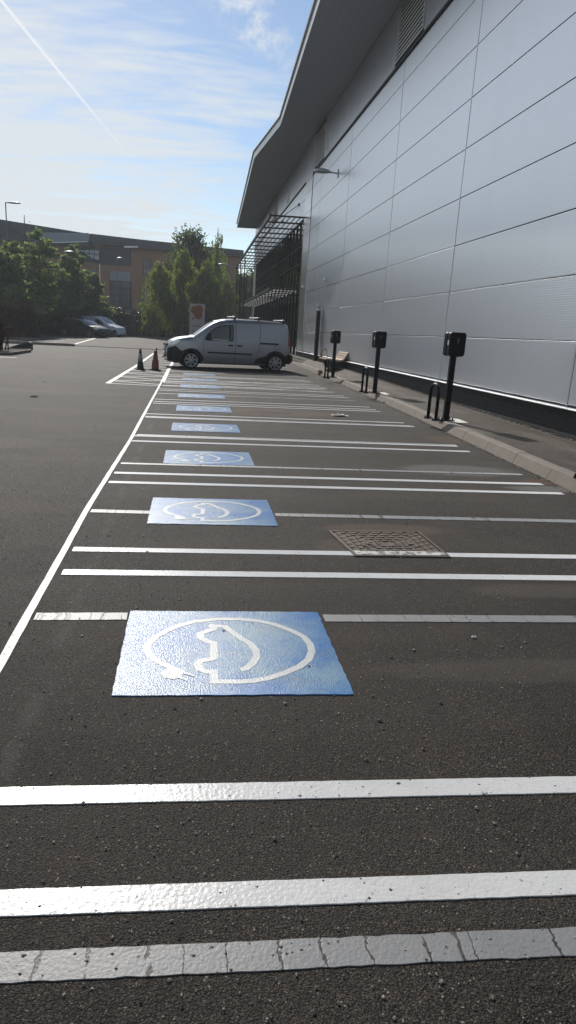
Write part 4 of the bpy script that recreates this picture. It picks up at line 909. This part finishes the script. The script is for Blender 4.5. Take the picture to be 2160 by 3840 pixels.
# ------------------------------------------------------------------ verge, islands
vg=MB(); vg.add([(-60,63.5,gz(63.5)+.10),(-8,66,gz(66)+.10),(7,72,gz(72)+.10),(40,73,gz(73)+.1),(300,120,.5),(300,400,.5),(-300,400,.5),(-300,63.5,gz(63)+.1)],[tuple(range(8))]); tag(vg.build('grass_verge',M['grass'],fix=False),kind='structure')
kv=MB()
for a,b in (((-60,63.4),(-8,65.9)),((-8,65.9),(7,71.9)),((7,71.9),(40,72.9))):
    kv.add([(a[0],a[1]-.12,gz(a[1])-.1),(b[0],b[1]-.12,gz(b[1])-.1),(b[0],b[1]-.12,gz(b[1])+.13),(a[0],a[1]-.12,gz(a[1])+.13),(b[0],b[1]+.05,gz(b[1])+.13),(a[0],a[1]+.05,gz(a[1])+.13)],[(0,1,2,3),(3,2,4,5)])
def island(pts,y,name):
    n=len(pts); z=gz(y); k_=MB(); cx=sum(p[0] for p in pts)/n; cy=sum(p[1] for p in pts)/n
    inn=[(p[0]+(cx-p[0])*.12/max(.3,math.hypot(cx-p[0],cy-p[1]))*1.2,p[1]+(cy-p[1])*.12/max(.3,math.hypot(cx-p[0],cy-p[1]))*1.2) for p in pts]
    k_.add([(x,y_,z-.05) for x,y_ in pts]+[(x,y_,z+.12) for x,y_ in pts]+[(x,y_,z+.12) for x,y_ in inn],[(i,(i+1)%n,n+(i+1)%n,n+i) for i in range(n)]+[(n+i,n+(i+1)%n,2*n+(i+1)%n,2*n+i) for i in range(n)])
    kv.v+=[] ; o=len(kv.v); kv.v+=k_.v; kv.f+=[tuple(i+o for i in f) for f in k_.f]; kv.m+=k_.m
    s_=MB(); s_.add([(x,y_,z+.09) for x,y_ in inn],[tuple(range(n))]); return s_
soil=MB()
for pts,y in (([(-12,28.0),(-7.3,28.1),(-6.95,28.4),(-6.98,31.9),(-7.1,32.4),(-7.4,32.6),(-12,32.6)],30),([(-14.5,48.9),(-10.6,49.5),(-10.2,50.4),(-10.3,51.6),(-14.5,51.8)],50),([(-12,42.6),(-7.1,42.7),(-6.85,43.0),(-7.1,43.5),(-12,43.6)],43.2)):
    s_=island(pts,y,''); o=len(soil.v); soil.v+=s_.v; soil.f+=[tuple(i+o for i in f) for f in s_.f]; soil.m+=s_.m
tag(soil.build('planting_bed_soil',M['soil'],fix=False),kind='structure')
# drainage channel / step along the edge of the upper car park
kv.box(-6.9,5.0,43.35,43.50,-.05,.035); tag(kv.build('far_kerbs',M['kerb'],fix=False),kind='structure')
bk=MB(); bk.add([(-8.6,34.2,0),(-7.5,34.2,0),(-7.5,34.7,0),(-8.6,34.7,0),(-8.6,34.2,.06),(-7.62,34.2,.40),(-7.5,34.2,.33),(-8.6,34.7,.06),(-7.62,34.7,.40),(-7.5,34.7,.33)],[(0,1,6,5,4),(3,7,8,9,2),(0,4,7,3),(4,5,8,7),(5,6,9,8),(6,1,2,9)])
tag(bk.build('wedge_block',M['planter'],bevel=.02),'dark wedge-shaped concrete block beside the left planting bed','block')

# ------------------------------------------------------------------ planting
def leafmesh(name,P,size,mat,parent=None,aspect=1.6,droop=None,flat=0.0):
    """P: (N,3) leaf centres; two-triangle leaf blades with random orientation, per-leaf shade in 'lc'"""
    N=len(P); a=rng.normal(size=(N,3)); 
    if droop is not None: a=a*(1-droop)+np.array([0,0,-1.0])*droop*2
    a/=np.linalg.norm(a,axis=1)[:,None]; b=rng.normal(size=(N,3)); 
    if flat: b=b*(1-flat)+np.cross(a,np.array([0,0,1.]))*flat*2
    b-=a*(a*b).sum(1)[:,None]; b/=np.linalg.norm(b,axis=1)[:,None]
    s=size*rng.uniform(.6,1.35,N)[:,None]; a=a*s*aspect*.5; b=b*s*.5
    V=np.stack([P-a,P+b*.8,P+a,P-b*.8],1).reshape(-1,3).astype(np.float32)
    me=bpy.data.meshes.new(name); me.vertices.add(4*N); me.vertices.foreach_set('co',V.ravel()); me.loops.add(4*N); me.loops.foreach_set('vertex_index',np.arange(4*N,dtype=np.int32))
    me.polygons.add(N); me.polygons.foreach_set('loop_start',np.arange(0,4*N,4,dtype=np.int32)); me.polygons.foreach_set('loop_total',np.full(N,4,dtype=np.int32)); me.update(calc_edges=True)
    at=me.attributes.new('lc','FLOAT','FACE'); at.data.foreach_set('value',np.clip(rng.normal(.45,.28,N),0,1).astype(np.float32))
    me.materials.append(mat); o=bpy.data.objects.new(name,me); C.objects.link(o)
    if parent: o.parent=parent
    return o
def tree(name,x,y,h,w,kind,leaf,label,cat='tree',n=9000,size=.16,base=.12,group=None,bark='bark',seed=0):
    r=np.random.default_rng(seed); e=empty(name,(x,y,gz(y)+.05),0,label,cat,group)
    tr_=MB(); lean=r.uniform(-.03,.03,2)*h
    def tp(t): return np.array([lean[0]*t+.06*math.sin(3*t+seed),lean[1]*t,h*t])
    r0=.018*h; tr_.tube([tuple(tp(t)) for t in np.linspace(0,.97,9)],[r0*(1-.88*t)+.008 for t in np.linspace(0,1,9)],7)
    P=[]; nb=46 if kind!='larch' else 84
    for k in range(nb):
        t=base+(1-base)*(k+.5)/nb*.98; a=r.uniform(0,2*math.pi)
        if kind=='larch': L=w/2*(1-.80*max(0,(t-.25)/.75))*r.uniform(.65,1.15)*(1 if t>.2 else .8); rise=.12
        elif kind=='birch': L=w/2*(math.sin(math.pi*min(1,(t*.92+.12)))**.7)*r.uniform(.6,1.15); rise=.5
        else: L=w/2*(math.sin(math.pi*min(1,max(.02,(t-base+.10)/(1.07-base))))**.6)*r.uniform(.5,1.15); rise=.45
        L=max(L,.25); s0=tp(t*.92 if kind!='larch' else t); d=np.array([math.cos(a),math.sin(a),0])
        pts=[s0+d*L*q+np.array([0,0,rise*L*(q if kind!='birch' else q-.6*q*q)]) for q in (0,.35,.7,1)]
        tr_.tube([tuple(p) for p in pts],[r0*.30*(1-t)+.012,r0*.2*(1-t)+.01,.009,.004],4,cap=False)
        m_=int(n/nb*(L/(w/2)*1.1+.25))
        if kind=='larch':
            q=r.uniform(.12,1.05,m_)**.8; c=s0+d*L*q[:,None]; c[:,2]+=rise*L*q; side=np.array([-d[1],d[0],0])
            c+=side*(r.normal(size=m_)*.22*L*(1.1-q*.6))[:,None]; c[:,2]+=r.normal(size=m_)*.075-.10*np.abs(r.normal(size=m_))*.5+.05; P.append(c)
        elif kind=='birch':
            q=r.uniform(.25,1.05,m_); c=s0+d*L*q[:,None]; c[:,2]+=rise*L*(q-.6*q*q); c+=r.normal(size=(m_,3))*.16
            st=r.integers(0,max(2,m_//26),m_); so=r.normal(size=(st.max()+1,3))*[.30,.30,.15]; sq=r.uniform(.35,1.0,st.max()+1); sl=r.uniform(.5,1.9,st.max()+1)*min(1.2,h/7)
            hang=r.uniform(0,1,m_); c2=s0+d*L*sq[st][:,None]+so[st]; c2[:,2]+=rise*L*.35-hang*sl[st]*(.4+.6*(1-t)); c2+=r.normal(size=(m_,3))*.05
            mk=r.uniform(size=m_)<.75; c[mk]=c2[mk]; c[:,2]=np.maximum(c[:,2],.35); P.append(c)
        else:
            nc=7; cc_=s0+d*L*r.uniform(.35,1.05,nc)[:,None]+r.normal(size=(nc,3))*.28*w/4; cc_[:,2]+=rise*L*.6
            ci=r.integers(0,nc,m_); P.append(cc_[ci]+r.normal(size=(m_,3))*.22*w/4)
    P=np.concatenate(P); tr_.build('trunk',M[bark],e,smooth=True,fix=False)
    leafmesh('crown',P,size,M[leaf],e,1.7 if kind!='birch' else 1.9,.55 if kind=='birch' else None,.4 if kind=='larch' else 0)
    return e
L_='larches left of the orange building'
for i,(x,y,h,w,lab) in enumerate(((-13.6,56,6.3,5.6,'low spreading larch in front of the others, behind the hedge'),(-17.0,58,8.6,6.6,'feathery larch cut by the left edge of the picture'),(-14.4,60,7.4,6.4,'broad feathery larch, second from the left edge'),(-12.7,62,8.9,6.2,'tallest feathery larch with a pointed top, left of the lamp head'),(-10.9,66,7.2,5.6,'feathery larch in front of the dark wing of the office'),(-10.9,70,8.6,5.0,'feathery larch under the lamp head beside the bright windows'),(-9.0,68,5.8,4.4,'rightmost low feathery larch, above the white van'),(-15.8,66,8.0,6.4,'feathery larch set back between the two leftmost ones'))):
    tree('larch_tree',x,y,h*.93,w,'larch','leaf_larch',lab,'tree',26000,.125,.08,L_,seed=20+i)
B_='birches left of the warehouse'
for i,(x,y,h,w,n,lab) in enumerate(((-3.1,68,7.3,3.4,10000,'weeping birch with pale trunk, leftmost of the birches'),(-1.0,70,8.9,3.6,12000,'tall weeping birch in the middle behind the totem sign'),(1.4,71,8.0,3.4,11000,'weeping birch right of the totem sign'),(2.9,76,11.4,2.2,5200,'slender open-topped birch rising highest against the sky'),(3.6,72,6.0,2.8,9000,'lower birch beside the street lamp near the warehouse end'))):
    tree('birch_tree',x,y,h,w,'birch','leaf_birch',lab,'tree',int(n*1.5),.105,.14,B_,'birchbark',seed=50+i)
tree('broadleaf_tree',-.3,80,11.7,5.6,'broad','leaf_dark','dark broadleaf tree rising behind the birches','tree',15000,.20,.2,seed=80)
tree('broadleaf_tree',1.9,84,9.6,4.6,'broad','leaf_dark','dark round tree behind the birches, right of the taller dark one','tree',10000,.20,.2,seed=81)
tree('broadleaf_tree',5.4,84,7.6,4.2,'broad','leaf_dark','dark tree seen through the canopy posts at the warehouse end','tree',10000,.19,.1,seed=82)
tree('broadleaf_tree',8.3,92,8.6,6,'broad','leaf_dark','dark tree behind the far corner of the warehouse','tree',9000,.22,.1,seed=83)
tree('bare_tree',-14.7,66,10.1,4.4,'broad','leaf_dark','nearly bare twiggy tree top beside the left street lamp','tree',160,.10,.3,seed=84)
def hedge(name,pts,w,h,leaf,lab,n,size,seed,core='leaf_dhedge'):
    r=np.random.default_rng(seed); P=[]; seg=[(np.array(a),np.array(b)) for a,b in zip(pts[:-1],pts[1:])]; Ls=[np.linalg.norm(b-a) for a,b in seg]; T=sum(Ls)
    e=empty(name,(0,0,0),0,lab,'hedge'); cm=MB()
    for (a,b),L in zip(seg,Ls):
        m_=int(n*L/T); t=r.uniform(0,1,m_); c=a+(b-a)*t[:,None]; d=(b-a)/L; nn=np.array([-d[1],d[0]]); u=r.uniform(-1,1,m_); v=r.uniform(0,1,m_)
        top=h*(1+.10*np.sin(c[:,0]*1.7+seed)+.06*np.sin(c[:,0]*4.3)); f=r.uniform(size=m_)<.7; u=np.where(f,-1+r.normal(size=m_)*.10,u); v=np.where(f,v,1+r.normal(size=m_)*.04)
        xy=c+nn*(u*w/2)[:,None]; P.append(np.column_stack([xy,gz(float(a[1]))+v*top+r.normal(size=m_)*.04]))
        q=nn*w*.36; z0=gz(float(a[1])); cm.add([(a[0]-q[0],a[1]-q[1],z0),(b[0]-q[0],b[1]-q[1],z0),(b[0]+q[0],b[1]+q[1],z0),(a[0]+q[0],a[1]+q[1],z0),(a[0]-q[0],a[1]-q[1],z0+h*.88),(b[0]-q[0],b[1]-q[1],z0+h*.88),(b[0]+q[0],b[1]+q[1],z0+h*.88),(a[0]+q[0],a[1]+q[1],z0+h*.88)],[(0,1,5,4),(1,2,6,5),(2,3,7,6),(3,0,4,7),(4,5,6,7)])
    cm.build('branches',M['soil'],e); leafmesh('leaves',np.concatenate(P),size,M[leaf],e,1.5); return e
hedge('hedge',[(-18,57.5),(-13.5,61.0),(-10.6,66.4)],1.2,2.05,'leaf_hedge','glossy green hedge behind the dark estate car',14000,.10,1)
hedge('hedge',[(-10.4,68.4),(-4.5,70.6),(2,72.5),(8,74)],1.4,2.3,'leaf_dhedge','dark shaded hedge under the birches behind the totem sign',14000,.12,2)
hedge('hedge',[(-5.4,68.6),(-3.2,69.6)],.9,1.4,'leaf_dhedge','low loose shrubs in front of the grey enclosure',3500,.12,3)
def flaxplant(x,y,h,w,lab,n,seed):
    r=random.Random(seed); m=MB(); e=empty('flax_plant',(x,y,gz(y)+.1),0,lab,'plant','red flax clumps in the planting beds'); cols=[]
    for k in range(n):
        a=r.uniform(0,2*math.pi); sp=abs(r.gauss(0,.55)); L=h*r.uniform(.75,1.15); bw=r.uniform(.025,.045)
        bx_,by_=r.gauss(0,w*.14),r.gauss(0,w*.14); d=Vector((math.cos(a),math.sin(a),0)); sd_=Vector((-d.y,d.x,0)); th_=min(1.25,.12+sp); p=Vector((bx_,by_,0)); vs=[]; q=7
        for i in range(q+1):
            t=i/q; ww=bw*(1-.9*t**2.5); vs+= [p-sd_*ww+Vector((0,0,ww*.6)),p,p+sd_*ww+Vector((0,0,ww*.6))]
            ang=th_*(.3+t*1.25)+(.5*t*t if sp>.5 else 0); p=p+(d*math.sin(ang)+Vector((0,0,math.cos(ang))))*L/q
        m.add(vs,[(3*i,3*i+1,3*i+4,3*i+3) for i in range(q)]+[(3*i+1,3*i+2,3*i+5,3*i+4) for i in range(q)]); c_=min(1,max(0,r.gauss(.45,.3))); cols+=[c_]*(2*q)
    o=m.build('blades',M['flax'],e,fix=False); at=o.data.attributes.new('lc','FLOAT','FACE'); at.data.foreach_set('value',cols); return e
flaxplant(-8.35,30.4,1.55,1.6,'bronze flax clump with glinting blades at the left edge, nearest',420,3)
flaxplant(-9.0,31.8,1.7,1.6,'bronze flax clump partly outside the left edge, behind the nearest clump',300,4)
flaxplant(-11.3,50.2,2.35,2.0,'reddish flax clump in the far bed left of the dark estate car',520,5)
flaxplant(-12.7,50.5,2.3,2.0,'reddish flax clump at the far bed, left of its twin',420,6)
flaxplant(-10.2,43.1,.0001,.01,'x','',7) if False else None

# ------------------------------------------------------------------ sun, sky, haze, camera
hz=MB(); hz.box(-902,902,-45,1203,-1.2,14.5); ho=hz.build('haze',[]); ho['kind']='stuff'
hm=bpy.data.materials.new('haze'); hm.use_nodes=True; ht=hm.node_tree; ht.nodes.clear(); hv=ht.nodes.new('ShaderNodeVolumePrincipled'); hout=ht.nodes.new('ShaderNodeOutputMaterial'); ht.links.new(hv.outputs[0],hout.inputs['Volume'])
hv.inputs['Color'].default_value=(.80,.87,.95,1); hv.inputs['Density'].default_value=.0007; hv.inputs['Anisotropy'].default_value=.35; ho.data.materials.append(hm)
sd=bpy.data.lights.new('sun','SUN'); sd.energy=4.2; sd.angle=R(.53); sd.color=(1,.94,.86); so=bpy.data.objects.new('sun',sd); C.objects.link(so)
sv=Vector((math.sin(SUN_AZ)*math.cos(SUN_EL),math.cos(SUN_AZ)*math.cos(SUN_EL),math.sin(SUN_EL))); so.rotation_euler=(-sv).to_track_quat('-Z','Y').to_euler(); so.location=(0,0,30)
W=bpy.data.worlds.new('World'); S.world=W; W.use_nodes=True; nt=W.node_tree; nt.nodes.clear()
class WN(NT):
    def __init__(s,tree): s.t=tree; s._c=None
w=WN(nt); out=w.n('OutputWorld'); bg=w.n('Background'); nt.links.new(bg.outputs[0],out.inputs[0])
sky=w.n('TexSky',sky_type='NISHITA'); sky.sun_disc=False; sky.sun_elevation=SUN_EL; sky.sun_rotation=SUN_AZ; sky.air_density=1.0; sky.dust_density=.15; sky.ozone_density=1.5; sky.altitude=50
dirv=w.n('TexCoord').outputs['Generated']; w._c=dirv; d3=w.sep(dirv); zc=w.math('MAXIMUM',d3[2],.02)
px=w.math('DIVIDE',d3[0],zc); py=w.math('DIVIDE',d3[1],zc)
zc2=w.math('ADD',zc,.12); qx=w.math('DIVIDE',d3[0],zc2); qy=w.math('DIVIDE',d3[1],zc2)
cp1=w.comb(qx,w.math('MULTIPLY',qy,3.0)); n1=w.noise(1.1,8,.60,cp1,.9); n2=w.noise(.55,3,.5,w.map(loc=(4.2,1.3,0),src=cp1)); n3=w.noise(5.5,5,.6,cp1,.4)
left=w.mr(qx,-.60,.45,.22,-.24); low=w.mr(d3[2],.0,.50,.22,-.05)
cov=w.math('ADD',w.math('ADD',n1,w.math('MULTIPLY',w.math('SUBTRACT',n2,.5),.9)),w.math('ADD',left,low)); cov=w.math('ADD',cov,w.math('MULTIPLY',w.math('SUBTRACT',n3,.5),.5))
mask=w.mr(cov,.46,.80,0,.86)
def seg(ax,ay,bx_,by_,wd,soft,rag,fa=.0):
    L=math.hypot(bx_-ax,by_-ay); ux,uy=(bx_-ax)/L,(by_-ay)/L
    rx=w.math('SUBTRACT',px,ax); ry=w.math('SUBTRACT',py,ay); along=w.math('ADD',w.math('MULTIPLY',rx,ux),w.math('MULTIPLY',ry,uy)); ac=w.math('ABSOLUTE',w.math('ADD',w.math('SUBTRACT',w.math('MULTIPLY',rx,uy),w.math('MULTIPLY',ry,ux)),w.math('MULTIPLY',w.math('SUBTRACT',w.noise(6,5,.7,w.comb(px,py)),.5),rag)))
    e=w.mr(ac,wd,wd+soft,1,0); e=w.math('MULTIPLY',e,w.mr(along,L*.35,L,1,0)); e=w.math('MULTIPLY',e,w.mr(along,-.6,-.3,0,1)); return e
c1=seg(-.64,2.68,-.40,4.75,.003,.008,.007); c2=w.math('MULTIPLY',seg(.10,2.48,.42,3.25,.03,.09,.20),w.mr(w.noise(9,6,.7,w.map(scale=(1,.35,1),rot=(0,0,.6),src=w.comb(px,py))),.42,.6))
mask=w.math('MAXIMUM',mask,w.math('MULTIPLY',c1,.92)); mask=w.math('MAXIMUM',mask,w.math('MULTIPLY',c2,.85))
ccol=w.mix(w.mr(d3[2],.05,.5),(6.9,7.2,7.3),(7.6,8.0,8.4))
skyc=w.mix(w.math('MULTIPLY',c1,.5),w.mix(mask,sky.outputs[0],ccol),(9.2,9.4,9.6)); nt.links.new(skyc,bg.inputs['Color']); bg.inputs['Strength'].default_value=.105

cd=bpy.data.cameras.new('camera'); co=bpy.data.objects.new('camera',cd); C.objects.link(co); S.camera=co
pt,rl,yw=.27320,.0486,.1070
fwd=Vector((math.sin(yw)*math.cos(pt),math.cos(yw)*math.cos(pt),-math.sin(pt))); r0=Vector((math.cos(yw),-math.sin(yw),0)); u0=r0.cross(fwd)
rv=r0*math.cos(rl)+u0*math.sin(rl); uv=-r0*math.sin(rl)+u0*math.cos(rl)
mw=Matrix((( rv.x,uv.x,-fwd.x,0),(rv.y,uv.y,-fwd.y,0),(rv.z,uv.z,-fwd.z,1.35),(0,0,0,1))); co.matrix_world=mw
cd.sensor_fit='VERTICAL'; cd.sensor_height=24; cd.sensor_width=13.5; cd.lens=24*2571.2/3840; cd.shift_x=(1080-968.7)/3840; cd.shift_y=(1964.8-1920)/3840; cd.clip_start=.05; cd.clip_end=3000
S.view_settings.view_transform='Standard'; S.view_settings.look='None'; S.view_settings.exposure=0; S.view_settings.gamma=1
S.cycles.max_bounces=6; S.cycles.transparent_max_bounces=8
